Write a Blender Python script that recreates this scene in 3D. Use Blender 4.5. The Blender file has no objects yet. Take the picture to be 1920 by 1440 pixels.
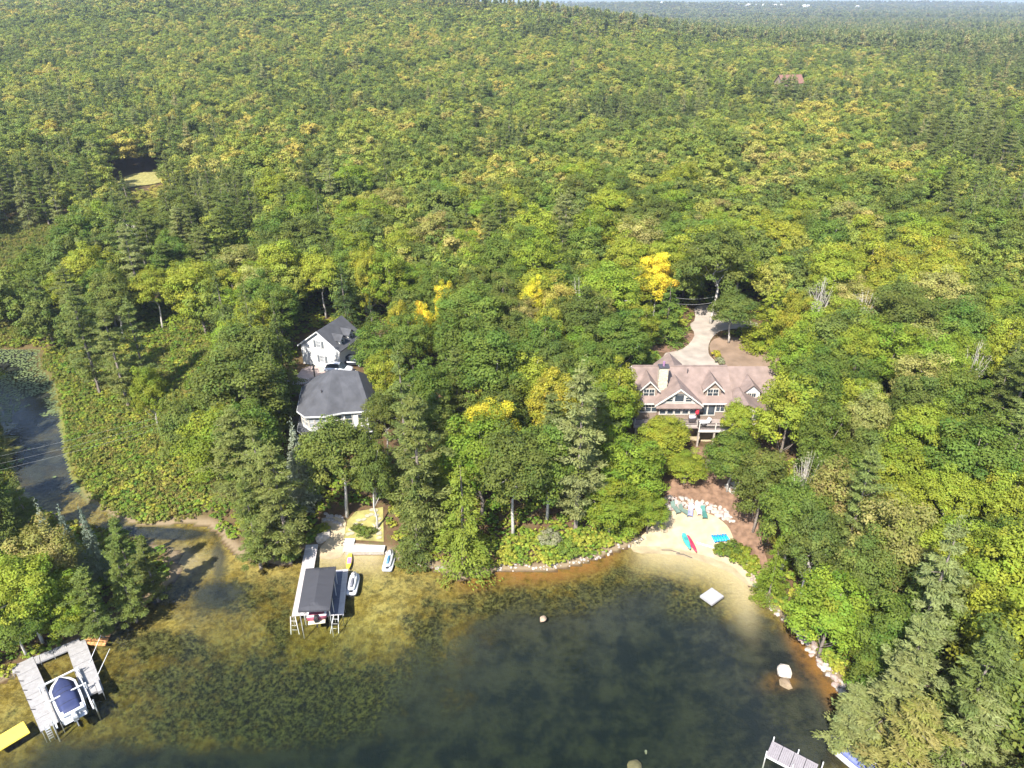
import bpy, bmesh, math, random
import numpy as np
from mathutils import Vector, Matrix, geometry
R = math.radians
random.seed(7)
rng = np.random.default_rng(11)
sc = bpy.context.scene
COL = sc.collection

# ------------------------------------------------------------ camera, sky, sun, exposure
CAMZ = 60.0
F_PX = 1356.0
PITCH = math.atan(712 / F_PX)
cam_d = bpy.data.cameras.new('camera')
cam = bpy.data.objects.new('camera', cam_d)
COL.objects.link(cam)
cam.location = (0, 0, CAMZ)
cam.rotation_euler = (math.pi / 2 - PITCH, 0, 0)
cam_d.angle = 2 * math.atan(960 / F_PX)
cam_d.clip_start = 0.5
cam_d.clip_end = 40000
sc.camera = cam

SUN_EL, SUN_AZ = R(48), R(207)          # azimuth clockwise from +Y (away from the camera): behind us, to the left
world = bpy.data.worlds.new('World')
sc.world = world
world.use_nodes = True
wn = world.node_tree
for n in list(wn.nodes):
    wn.nodes.remove(n)
wo = wn.nodes.new('ShaderNodeOutputWorld')
bg = wn.nodes.new('ShaderNodeBackground')
sky = wn.nodes.new('ShaderNodeTexSky')
sky.sky_type = 'NISHITA'
sky.sun_disc = False
sky.sun_elevation = SUN_EL
sky.sun_rotation = SUN_AZ
sky.altitude = 200
sky.air_density = 1.0
sky.dust_density = 0.7
bg.inputs[1].default_value = 0.125
wn.links.new(sky.outputs[0], bg.inputs[0])
wn.links.new(bg.outputs[0], wo.inputs[0])
sun_d = bpy.data.lights.new('sun', 'SUN')
sun_d.energy = 5.0
sun_d.angle = R(0.53)
sun_d.color = (1.0, 0.95, 0.87)
sun = bpy.data.objects.new('sun', sun_d)
COL.objects.link(sun)
sdir = Vector((math.sin(SUN_AZ) * math.cos(SUN_EL), math.cos(SUN_AZ) * math.cos(SUN_EL), math.sin(SUN_EL)))
sun.rotation_euler = sdir.to_track_quat('Z', 'Y').to_euler()
sun.location = sdir * 200
sc.view_settings.view_transform = 'Standard'
sc.view_settings.look = 'None'
sc.view_settings.gamma = 1
sc.view_settings.exposure = 1.55
sc.view_settings.use_curve_mapping = False
sc.render.engine = 'CYCLES'
cy = sc.cycles
cy.max_bounces = 6
cy.diffuse_bounces = 2
cy.glossy_bounces = 2
cy.transmission_bounces = 4
cy.transparent_max_bounces = 8
cy.volume_bounces = 0
cy.caustics_reflective = False
cy.caustics_refractive = False
cy.use_adaptive_sampling = True
cy.adaptive_threshold = 0.02
cy.use_denoising = True

# ------------------------------------------------------------ helpers
def tag(o, label=None, cat=None, group=None, kind=None):
    if label: o['label'] = label
    if cat: o['category'] = cat
    if group: o['group'] = group
    if kind: o['kind'] = kind
    return o

def thing(name, label, cat, loc=(0, 0, 0), rz=0.0, group=None):
    o = bpy.data.objects.new(name, None)
    o.empty_display_size = 0.3
    COL.objects.link(o)
    o.location = loc
    o.rotation_euler = (0, 0, rz)
    return tag(o, label, cat, group)

class MB:
    def __init__(self):
        self.v, self.f = [], []
    def add(self, vs, fs):
        n = len(self.v)
        self.v += [tuple(p) for p in vs]
        self.f += [tuple(i + n for i in f) for f in fs]
        return self
    def box(self, c, s, rz=0.0, rx=0.0, ry=0.0):
        m = Matrix.Rotation(rz, 3, 'Z') @ Matrix.Rotation(ry, 3, 'Y') @ Matrix.Rotation(rx, 3, 'X')
        c = Vector(c)
        vs = [c + m @ Vector((x * s[0] / 2, y * s[1] / 2, z * s[2] / 2)) for z in (-1, 1) for y in (-1, 1) for x in (-1, 1)]
        return self.add(vs, [(0, 2, 3, 1), (4, 5, 7, 6), (0, 1, 5, 4), (2, 6, 7, 3), (0, 4, 6, 2), (1, 3, 7, 5)])
    def prism(self, pts, z0, z1):
        n = len(pts)
        a = sum(pts[i][0] * pts[(i + 1) % n][1] - pts[(i + 1) % n][0] * pts[i][1] for i in range(n))
        if a < 0: pts = pts[::-1]
        vs = [(p[0], p[1], z0) for p in pts] + [(p[0], p[1], z1) for p in pts]
        fs = [tuple(range(n))[::-1], tuple(range(n, 2 * n))] + [(i, (i + 1) % n, (i + 1) % n + n, i + n) for i in range(n)]
        return self.add(vs, fs)
    def tube(self, pts, rad, n=6, caps=True):
        pts = [Vector(p) for p in pts]
        if not hasattr(rad, '__len__'): rad = [rad] * len(pts)
        vs, fs = [], []
        for i, p in enumerate(pts):
            d = (pts[min(i + 1, len(pts) - 1)] - pts[max(i - 1, 0)]).normalized()
            a = d.cross(Vector((0, 0, 1)) if abs(d.z) < 0.9 else Vector((1, 0, 0))).normalized()
            b = d.cross(a)
            for k in range(n):
                t = 2 * math.pi * k / n
                vs.append(p + (a * math.cos(t) + b * math.sin(t)) * rad[i])
        for i in range(len(pts) - 1):
            for k in range(n):
                q = (k + 1) % n
                fs.append((i * n + k, (i + 1) * n + k, (i + 1) * n + q, i * n + q))
        if caps:
            fs.append(tuple(range(n)))
            fs.append(tuple(range((len(pts) - 1) * n, len(pts) * n))[::-1])
        return self.add(vs, fs)
    def roofslab(self, quad, t=0.12):
        """a sloping slab: the outline is its top, thickness straight down"""
        n = len(quad)
        vs = [Vector(p) for p in quad] + [Vector(p) - Vector((0, 0, t)) for p in quad]
        fs = [tuple(range(n)), tuple(range(n, 2 * n))[::-1]] + [((i + 1) % n, i, i + n, (i + 1) % n + n) for i in range(n)]
        return self.add(vs, fs)
    def loft(self, rings, caps=True):
        n = len(rings[0])
        vs = [p for r in rings for p in r]
        fs = []
        for i in range(len(rings) - 1):
            for k in range(n):
                q = (k + 1) % n
                fs.append((i * n + k, i * n + q, (i + 1) * n + q, (i + 1) * n + k))
        if caps:
            fs.append(tuple(range(n))[::-1])
            fs.append(tuple(range((len(rings) - 1) * n, len(rings) * n)))
        return self.add(vs, fs)
    def mesh(self, name):
        me = bpy.data.meshes.new(name)
        me.from_pydata([tuple(v) for v in self.v], [], self.f)
        me.update()
        return me
    def build(self, name, m, parent=None, smooth=False, bevel=0.0, loc=(0, 0, 0), rz=0.0):
        me = self.mesh(name)
        me.materials.append(m)
        if smooth:
            me.polygons.foreach_set('use_smooth', [True] * len(me.polygons))
        o = bpy.data.objects.new(name, me)
        COL.objects.link(o)
        o.parent = parent
        o.location = loc
        o.rotation_euler = (0, 0, rz)
        if bevel:
            bm = bmesh.new(); bm.from_mesh(me)
            bmesh.ops.bevel(bm, geom=bm.edges[:], offset=bevel, segments=2, affect='EDGES', clamp_overlap=True)
            bm.to_mesh(me); bm.free()
        return o

def copy_tree(o, parent=None):
    c = o.copy()
    COL.objects.link(c)
    c.parent = parent
    for ch in list(o.children):
        copy_tree(ch, c)
    return c

# ------------------------------------------------------------ materials
def _nt(name):
    m = bpy.data.materials.new(name)
    m.use_nodes = True
    nt = m.node_tree
    nt.nodes.clear()
    out = nt.nodes.new('ShaderNodeOutputMaterial')
    return m, nt, out

def mat(name, col, rough=0.7, var=0.15, scale=3.0, bump=0.0, bscale=20.0, metal=0.0, spec=0.4, stripes=None):
    """principled colour with object-space noise variation; stripes=(axis, period) adds fine recessed grooves"""
    m, nt, out = _nt(name)
    N, L = nt.nodes.new, nt.links.new
    b = N('ShaderNodeBsdfPrincipled')
    b.inputs['Roughness'].default_value = rough
    b.inputs['Metallic'].default_value = metal
    b.inputs['Specular IOR Level'].default_value = spec
    tc = N('ShaderNodeTexCoord')
    nz = N('ShaderNodeTexNoise'); nz.inputs['Scale'].default_value = scale; nz.inputs['Detail'].default_value = 6
    L(tc.outputs['Object'], nz.inputs['Vector'])
    mr = N('ShaderNodeMapRange'); mr.inputs[1].default_value = 0.3; mr.inputs[2].default_value = 0.7
    mr.inputs[3].default_value = 1 - var; mr.inputs[4].default_value = 1 + var
    L(nz.outputs[0], mr.inputs[0])
    mx = N('ShaderNodeVectorMath'); mx.operation = 'SCALE'
    mx.inputs[0].default_value = col[:3]
    L(mr.outputs[0], mx.inputs['Scale'])
    last = mx.outputs[0]
    hgt = None
    if stripes:
        sx = N('ShaderNodeSeparateXYZ'); L(tc.outputs['Object'], sx.inputs[0])
        md = N('ShaderNodeMath'); md.operation = 'PINGPONG'; md.inputs[1].default_value = stripes[1] / 2
        L(sx.outputs[stripes[0]], md.inputs[0])
        g = N('ShaderNodeMapRange'); g.inputs[1].default_value = 0; g.inputs[2].default_value = stripes[1] * 0.12
        L(md.outputs[0], g.inputs[0]); g.inputs[3].default_value = 0.0; g.inputs[4].default_value = 1
        hgt = g.outputs[0]
    L(last, b.inputs['Base Color'])
    if bump or hgt:
        bn = N('ShaderNodeTexNoise'); bn.inputs['Scale'].default_value = bscale; bn.inputs['Detail'].default_value = 8
        L(tc.outputs['Object'], bn.inputs['Vector'])
        bp = N('ShaderNodeBump'); bp.inputs['Strength'].default_value = max(bump, 0.25); bp.inputs['Distance'].default_value = 0.04
        L(hgt if hgt else bn.outputs[0], bp.inputs['Height'])
        L(bp.outputs[0], b.inputs['Normal'])
    L(b.outputs[0], out.inputs[0])
    return m

def leaf_mat(name, by_random=False, trans=0.36):
    m, nt, out = _nt(name)
    N, L = nt.nodes.new, nt.links.new
    oi = N('ShaderNodeObjectInfo')
    at = N('ShaderNodeAttribute'); at.attribute_name = 'tint'
    sp = N('ShaderNodeSeparateXYZ'); L(at.outputs['Vector'], sp.inputs[0])
    if by_random:
        nz = N('ShaderNodeTexNoise'); nz.inputs['Scale'].default_value = 0.012; nz.inputs['Detail'].default_value = 2
        L(oi.outputs['Location'], nz.inputs['Vector'])
        ad = N('ShaderNodeMath'); ad.operation = 'MULTIPLY_ADD'
        ad.inputs[1].default_value = 0.7; ad.inputs[2].default_value = -0.35
        L(nz.outputs[0], ad.inputs[0])
        a2 = N('ShaderNodeMath'); a2.operation = 'ADD'; L(ad.outputs[0], a2.inputs[0]); L(oi.outputs['Random'], a2.inputs[1])
        rp = N('ShaderNodeValToRGB')
        e = rp.color_ramp.elements
        cs = by_random
        while len(e) < len(cs): e.new(0.5)
        for k, (p, c) in enumerate(cs):
            e[k].position = p; e[k].color = (*c, 1)
        rp.color_ramp.interpolation = 'LINEAR'
        L(a2.outputs[0], rp.inputs[0])
        base = rp.outputs[0]
    else:
        base = oi.outputs['Color']
        fa = N('ShaderNodeMath'); fa.operation = 'SUBTRACT'; fa.inputs[0].default_value = 1; L(oi.outputs['Alpha'], fa.inputs[1])
        fm = N('ShaderNodeMath'); fm.operation = 'MULTIPLY'; L(fa.outputs[0], fm.inputs[0]); L(sp.outputs[2], fm.inputs[1])
        pm = N('ShaderNodeMix'); pm.data_type = 'RGBA'; L(fm.outputs[0], pm.inputs[0]); L(base, pm.inputs[6]); pm.inputs[7].default_value = (.16, .19, .03, 1)
        base = pm.outputs[2]
    hs = N('ShaderNodeHueSaturation')
    L(base, hs.inputs['Color']); L(sp.outputs[0], hs.inputs['Value']); L(sp.outputs[1], hs.inputs['Hue'])
    d = N('ShaderNodeBsdfPrincipled'); d.inputs['Roughness'].default_value = 0.55
    d.inputs['Specular IOR Level'].default_value = 0.08
    L(hs.outputs[0], d.inputs['Base Color'])
    t = N('ShaderNodeBsdfTranslucent')
    yl = N('ShaderNodeMix'); yl.data_type = 'RGBA'; yl.blend_type = 'MULTIPLY'; yl.inputs[0].default_value = 1
    L(hs.outputs[0], yl.inputs[6]); yl.inputs[7].default_value = (1.7, 1.5, 0.5, 1)
    L(yl.outputs[2], t.inputs[0])
    ms = N('ShaderNodeMixShader'); ms.inputs[0].default_value = trans
    L(d.outputs[0], ms.inputs[1]); L(t.outputs[0], ms.inputs[2])
    L(ms.outputs[0], out.inputs[0])
    return m

# ------------------------------------------------------------ the place: shoreline and terrain
def ray(u, v):
    x = (u - 960) / F_PX; y = -(v - 720) / F_PX
    return Vector((x, math.cos(PITCH) + y * math.sin(PITCH), -math.sin(PITCH) + y * math.cos(PITCH)))
def P(u, v, z=0.0):
    d = ray(u, v); t = (z - CAMZ) / d.z
    return Vector((d.x * t, d.y * t, z))
def proj(x, y, z):
    zc = y * math.cos(PITCH) + (CAMZ - z) * math.sin(PITCH)
    yc = -y * -math.sin(PITCH) * 1.0
    up = y * math.sin(PITCH) - (CAMZ - z) * math.cos(PITCH)
    return 960 + F_PX * x / zc, 720 - F_PX * up / zc, zc

# water outline: lake and creek, clockwise, at z = 0
SHORE = [(-200, 640), (-60, 650), (0, 655), (75, 655), (80, 690), (104, 722), (112, 765), (116, 805), (126, 855), (142, 905), (172, 942), (225, 972), (262, 984),
         (300, 984), (345, 981), (388, 984), (412, 1000), (425, 1022), (445, 1040), (470, 1050), (505, 1056), (540, 1060), (558, 1040), (575, 1026),
         (600, 1030), (640, 1034), (680, 1036), (722, 1038), (745, 1046), (790, 1056), (830, 1072), (868, 1086), (900, 1079), (930, 1071),
         (965, 1072), (1000, 1072), (1040, 1067), (1075, 1060), (1110, 1050), (1145, 1036), (1168, 1027), (1200, 1022), (1240, 1024), (1285, 1030),
         (1335, 1044), (1375, 1060), (1400, 1083), (1420, 1110), (1442, 1137), (1470, 1164), (1500, 1193), (1528, 1226), (1550, 1258), (1575, 1292),
         (1600, 1330), (1622, 1362), (1635, 1400), (1655, 1450), (1690, 1540), (1760, 1700), (1900, 2100)]
SHORE_W = [P(u, v)[:2] for u, v in SHORE] + [(34, -60), (-95, -60)] 
LEFTBANK = [(-260, 1400), (-120, 1330), (-40, 1296), (8, 1276), (30, 1264), (62, 1247), (110, 1225), (160, 1202), (205, 1176), (262, 1142), (300, 1112), (330, 1083),
            (338, 1062), (322, 1052), (345, 1044), (325, 1030), (290, 1022), (262, 1012), (220, 1000), (170, 985), (110, 970), (60, 945), (28, 905), (18, 862), (2, 800), (-10, 760), (-60, 720), (-220, 690)]
SHORE_W += [(-95, 20), (-75, 34)] + [P(u, v)[:2] for u, v in LEFTBANK]
SH = np.array(SHORE_W)

def inside(poly, X, Y):
    poly = np.asarray(poly)
    x0, y0 = poly[:, 0], poly[:, 1]
    x1, y1 = np.roll(x0, -1), np.roll(y0, -1)
    r = np.zeros(np.shape(X), bool)
    for a, b, c, d in zip(x0, y0, x1, y1):
        if b == d: continue
        k = ((b > Y) != (d > Y)) & (X < (c - a) * (Y - b) / (d - b) + a)
        r ^= k
    return r
def dist_poly(poly, X, Y, closed=True):
    poly = np.asarray(poly)
    best = np.full(np.shape(X), 1e9)
    n = len(poly)
    for i in range(n if closed else n - 1):
        a = poly[i]; b = poly[(i + 1) % n]
        d = b - a; L2 = max((d ** 2).sum(), 1e-9)
        t = np.clip(((X - a[0]) * d[0] + (Y - a[1]) * d[1]) / L2, 0, 1)
        q = (X - a[0] - t * d[0]) ** 2 + (Y - a[1] - t * d[1]) ** 2
        best = np.minimum(best, q)
    return np.sqrt(best)
def sst(a, b, x):
    t = np.clip((x - a) / (b - a), 0, 1)
    return t * t * (3 - 2 * t)
def gauss(X, Y, cx, cy, s, a=0.0, s2=None):
    s2 = s2 or s
    dx, dy = X - cx, Y - cy
    u = dx * math.cos(a) + dy * math.sin(a); w = -dx * math.sin(a) + dy * math.cos(a)
    return np.exp(-(u / s) ** 2 - (w / s2) ** 2)
_vn = np.random.default_rng(5).random((64, 64))
def vnoise(X, Y, s):
    x, y = X / s, Y / s
    i, j = np.floor(x).astype(int), np.floor(y).astype(int)
    fx, fy = x - i, y - j
    fx = fx * fx * (3 - 2 * fx); fy = fy * fy * (3 - 2 * fy)
    g = lambda a, b: _vn[a % 64, b % 64]
    return (g(i, j) * (1 - fx) + g(i + 1, j) * fx) * (1 - fy) + (g(i, j + 1) * (1 - fx) + g(i + 1, j + 1) * fx) * fy

WETC = P(170, 830); WET2 = P(20, 560)
HR = Vector((25.2, 90.5, 7.4))      # right-hand house: middle of its front wall, main floor level
HL = Vector((-24.5, 90.0, 4.6))
GA = Vector((-32.5, 111.0, 5.0))
def terrain(X, Y):
    X = np.asarray(X, float); Y = np.asarray(Y, float)
    ins = inside(SH, X, Y)
    d = dist_poly(SH, X, Y)
    near = 7.5 * (1 - np.exp(-(d / 18.0) ** 1.3))
    wet = np.clip(1.25 * gauss(X, Y, WETC.x, WETC.y + 5, 17, 0.3, 26) + 1.2 * gauss(X, Y, WET2.x - 8, WET2.y + 5, 22, 0, 34), 0, 1)
    pen = sst(-44, -50, X) * sst(86, 78, Y)
    k = (1 - 0.96 * wet) * (1 - 0.75 * pen)
    land = 0.12 * (1 - np.exp(-d / 0.8)) + near * k
    # house and yard pads
    def pad(h, cx, cy, rx, ry, z, soft=5.0):
        q = np.maximum(np.abs(X - cx) - rx, 0) ** 2 + np.maximum(np.abs(Y - cy) - ry, 0) ** 2
        w = 1 - sst(0, soft, np.sqrt(q))
        return h * (1 - w) + z * w
    land = pad(land, 27, 108, 9, 18.0, 7.3, 5)
    land = pad(land, 26, 88.2, 8.5, 2.0, 4.5, 2.6)
    land = pad(land, -24, 91, 9, 5, 4.6, 5)
    land = pad(land, -30, 109, 7, 7, 5.0, 5)
    # the country behind
    far = 2.5 * (vnoise(X, Y, 60) - 0.5) * sst(140, 220, Y)
    far = far + 5 * sst(170, 700, Y) * sst(-150, 300, X) * (1 - 0.5 * sst(700, 1500, Y))
    hill = 50 * sst(290, 880, Y) * np.exp(-((X + 430) / 560.0) ** 4) * (1 - sst(1000, 2200, Y))
    side = 1 - 0.45 * sst(-250, -900, X)
    far = far + hill * side + 5 * (vnoise(X + 99, Y, 170) - 0.5) * sst(250, 500, Y)
    far = far + 42 * sst(2300, 3600, Y) * (0.2 + 0.8 * vnoise(X + 200, Y * 1.6 + 300, 800)) + 130 * sst(6500, 11000, Y) * (0.4 + 0.6 * vnoise(X, Y, 2300))
    land = land + np.maximum(far, -3) + 0.25 * (vnoise(X, Y, 4) - 0.5) * sst(3, 10, d) * (1 - wet)
    land = np.maximum(land, 0.01 + 0.1 * np.minimum(d, 1))
    bed = -(0.10 * np.minimum(d, 5) + 0.17 * np.maximum(d - 5, 0) * sst(4, 12, d))
    bed = np.maximum(bed, -4.5) - 0.02
    return np.where(ins, bed, land)
def T(x, y):
    return float(terrain(np.array([x]), np.array([y]))[0])
def march(u, v, h=0.0, t0=20.0):
    """the place where something h metres tall has its top at this line of sight"""
    d = ray(u, v)
    ts = np.concatenate([np.arange(t0, 400, 0.5), np.arange(400, 4000, 5.0)])
    z = CAMZ + d.z * ts - h
    g = terrain(d.x * ts, d.y * ts)
    g = np.maximum(g, 0.0) if h == 0 else g
    k = np.argmax(z <= g)
    return Vector((d.x * ts[k], d.y * ts[k], float(g[k])))
def PT(u, v):
    return march(u, v)

def axis(parts):
    a = [parts[0][0]]
    for s, e, st in parts:
        n = max(1, int(round((e - s) / st)))
        a += list(np.linspace(s, e, n + 1)[1:])
    return np.array(a)
gx = axis([(-14000, -3000, 550), (-3000, -800, 110), (-800, -200, 20), (-200, -75, 2.5), (-75, 75, 0.5), (75, 200, 2.5), (200, 800, 20), (800, 3000, 110), (3000, 14000, 550)])
gy = axis([(-300, -60, 30), (-60, 30, 4), (30, 45, 1.5), (45, 100, 0.5), (100, 140, 0.8), (140, 320, 3), (320, 1200, 12), (1200, 4000, 70), (4000, 14000, 400)])
GX, GY = np.meshgrid(gx, gy)
GZ = np.zeros_like(GX)
nearm = GY < 330
GZ = terrain(GX.ravel(), GY.ravel()).reshape(GX.shape)
INS = inside(SH, GX, GY); DSH = dist_poly(SH, GX, GY)
nx, ny = len(gx), len(gy)
V = np.stack([GX, GY, GZ], -1).reshape(-1, 3)
ii = (np.arange(ny - 1)[:, None] * nx + np.arange(nx - 1)[None, :]).ravel()
Fq = np.stack([ii, ii + 1, ii + nx + 1, ii + nx], -1)
under = (GZ.ravel()[Fq] < 0).all(1)

def np_mesh(name, V, F, smooth=True):
    me = bpy.data.meshes.new(name)
    k = F.shape[1]
    me.vertices.add(len(V)); me.vertices.foreach_set('co', np.asarray(V, np.float32).ravel())
    me.loops.add(F.size); me.loops.foreach_set('vertex_index', F.astype(np.int32).ravel())
    me.polygons.add(len(F)); me.polygons.foreach_set('loop_start', (np.arange(len(F)) * k).astype(np.int32))
    me.polygons.foreach_set('loop_total', np.full(len(F), k, np.int32))
    me.polygons.foreach_set('use_smooth', np.full(len(F), smooth))
    me.update(calc_edges=True)
    return me
def sub_mesh(name, V, F, attrs):
    used, inv = np.unique(F, return_inverse=True)
    me = np_mesh(name, V[used], inv.reshape(F.shape))
    for k, a in attrs.items():
        at = me.attributes.new(k, 'FLOAT', 'POINT')
        at.data.foreach_set('value', a[used].astype(np.float32))
    return me
def link(name, me, m, parent=None):
    me.materials.append(m)
    o = bpy.data.objects.new(name, me)
    COL.objects.link(o); o.parent = parent
    return o

# zones of the lake bed and the ground, as places with their own soil
U, W_, ZC = proj(GX, GY, np.minimum(GZ, 0) * 0)
def blob(u, v, su, sv=None):
    sv = sv or su
    return np.exp(-((U - u) / su) ** 2 - ((W_ - v) / sv) ** 2)
okm = (GY > 20)
weed = (0.9 * blob(970, 1140, 130, 45) + 1.0 * blob(1190, 1120, 110, 60) + 0.9 * blob(1290, 1170, 110, 50) + 0.9 * blob(560, 1270, 300, 60) + 0.9 * blob(430, 1110, 70, 30)
        + 0.7 * blob(620, 1330, 160, 60) + 0.7 * blob(800, 1180, 40, 60) + 0.8 * blob(300, 1200, 90, 25) + 0.7 * blob(520, 1160, 30, 50)
        + 0.4 * blob(250, 1340, 180, 80) + 0.8 * blob(1500, 1230, 60, 60))
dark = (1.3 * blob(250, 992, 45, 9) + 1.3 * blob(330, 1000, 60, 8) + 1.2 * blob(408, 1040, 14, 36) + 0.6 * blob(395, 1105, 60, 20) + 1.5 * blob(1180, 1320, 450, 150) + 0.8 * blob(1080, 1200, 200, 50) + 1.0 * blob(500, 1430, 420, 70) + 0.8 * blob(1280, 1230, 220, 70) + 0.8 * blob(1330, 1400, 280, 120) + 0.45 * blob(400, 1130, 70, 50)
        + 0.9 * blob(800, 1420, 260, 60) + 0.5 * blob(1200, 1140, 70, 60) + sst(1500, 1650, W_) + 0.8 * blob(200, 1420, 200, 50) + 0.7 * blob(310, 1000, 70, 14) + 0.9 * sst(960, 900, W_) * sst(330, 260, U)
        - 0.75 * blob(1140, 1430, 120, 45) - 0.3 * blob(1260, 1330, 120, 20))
gold = (0.9 * blob(720, 1120, 110, 80) + 0.8 * blob(480, 1060, 90, 40) + 0.9 * blob(250, 1170, 120, 35) + 0.6 * blob(1500, 1150, 60, 60)
        + 0.6 * blob(1350, 1070, 100, 30) + 0.7 * blob(20, 1330, 60, 60) + 0.7 * blob(1100, 1430, 110, 40))
rust = sst(3.0, 0.5, DSH) * (sst(830, 900, U) * sst(1190, 1120, U) + sst(1450, 1500, U)) + 0.9 * blob(1468, 1272, 30, 14) + 0.6 * blob(1180, 1432, 30, 14)
pale = sst(6.5, 0.5, DSH) * (sst(1160, 1230, U) * sst(1440, 1390, U)) + 0.9 * sst(5, 0.3, DSH) * sst(560, 590, U) * sst(735, 700, U) + 0.5 * blob(350, 1050, 50, 25)
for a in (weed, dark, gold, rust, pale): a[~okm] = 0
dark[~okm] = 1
flat = lambda a: a.ravel()
wetz = np.clip(1.4 * gauss(GX, GY, WETC.x, WETC.y + 5, 17, 0.3, 26) + 1.4 * gauss(GX, GY, WET2.x - 8, WET2.y + 5, 22, 0, 34), 0, 1)

def bed_material():
    m, nt, out = _nt('lake bed silt, sand and weed')
    N, L = nt.nodes.new, nt.links.new
    tc = N('ShaderNodeTexCoord')
    def A(n):
        a = N('ShaderNodeAttribute'); a.attribute_name = n; return a.outputs['Fac']
    def noise(s, det=5, rough=0.6, w=None):
        z = N('ShaderNodeTexNoise'); z.inputs['Scale'].default_value = s; z.inputs['Detail'].default_value = det; z.inputs['Roughness'].default_value = rough
        L(tc.outputs['Object'], z.inputs['Vector']); return z.outputs[0]
    def math_(op, a, b, clamp=False):
        q = N('ShaderNodeMath'); q.operation = op; q.use_clamp = clamp
        for k, x in enumerate((a, b)):
            if isinstance(x, (int, float)): q.inputs[k].default_value = x
            else: L(x, q.inputs[k])
        return q.outputs[0]
    def mix(f, a, b):
        q = N('ShaderNodeMix'); q.data_type = 'RGBA'
        if isinstance(f, (int, float)): q.inputs[0].default_value = f
        else: L(f, q.inputs[0])
        for k, x in ((6, a), (7, b)):
            if isinstance(x, tuple): q.inputs[k].default_value = (*x, 1)
            else: L(x, q.inputs[k])
        return q.outputs[2]
    def thr(x, lo, hi):
        q = N('ShaderNodeMapRange'); q.interpolation_type = 'SMOOTHSTEP'
        q.inputs[1].default_value = lo; q.inputs[2].default_value = hi
        L(x, q.inputs[0]); return q.outputs[0]
    n1, n2, n3, n4 = noise(0.16, 7, 0.62), noise(0.7, 6, 0.65), noise(0.35, 8, 0.75), noise(2.6, 5, 0.7)
    base = mix(thr(n2, .35, .65), (0.095, 0.072, 0.016), (0.19, 0.155, 0.045))
    base = mix(A('gold'), base, mix(thr(n3, .35, .65), (0.17, 0.13, 0.032), (0.31, 0.265, 0.10)))
    weedc = mix(thr(n4, .36, .66), (0.018, 0.018, 0.008), mix(n2, (0.085, 0.07, 0.02), (0.07, 0.085, 0.035)))
    wf = math_('ADD', math_('MULTIPLY', A('weed'), 0.32), math_('ADD', math_('MULTIPLY', n3, .7), math_('MULTIPLY', n2, .3)))
    base = mix(thr(wf, .50, .74), base, weedc)
    fine = N('ShaderNodeMix'); fine.data_type = 'RGBA'; fine.blend_type = 'MULTIPLY'; fine.inputs[0].default_value = .75
    L(base, fine.inputs[6]); L(mix(thr(noise(1.3, 9, .8), .38, .62), (.35, .33, .3), (1.35, 1.3, 1.15)), fine.inputs[7]); base = fine.outputs[2]
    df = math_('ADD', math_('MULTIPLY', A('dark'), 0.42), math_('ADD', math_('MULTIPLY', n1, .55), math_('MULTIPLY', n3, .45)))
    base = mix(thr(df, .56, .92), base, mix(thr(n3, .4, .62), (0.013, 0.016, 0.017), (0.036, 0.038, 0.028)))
    base = mix(math_('MULTIPLY', A('rust'), thr(n2, .25, .6)), base, (0.17, 0.085, 0.022))
    base = mix(math_('MULTIPLY', A('pale'), 0.92), base, mix(n4, (0.32, 0.26, 0.14), (0.42, 0.35, 0.21)))
    b = N('ShaderNodeBsdfPrincipled'); b.inputs['Roughness'].default_value = 0.95; b.inputs['Specular IOR Level'].default_value = 0
    L(base, b.inputs['Base Color'])
    bp = N('ShaderNodeBump'); bp.inputs['Strength'].default_value = 0.6; bp.inputs['Distance'].default_value = 0.2
    L(n4, bp.inputs['Height']); L(bp.outputs[0], b.inputs['Normal'])
    L(b.outputs[0], out.inputs[0])
    return m

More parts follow.
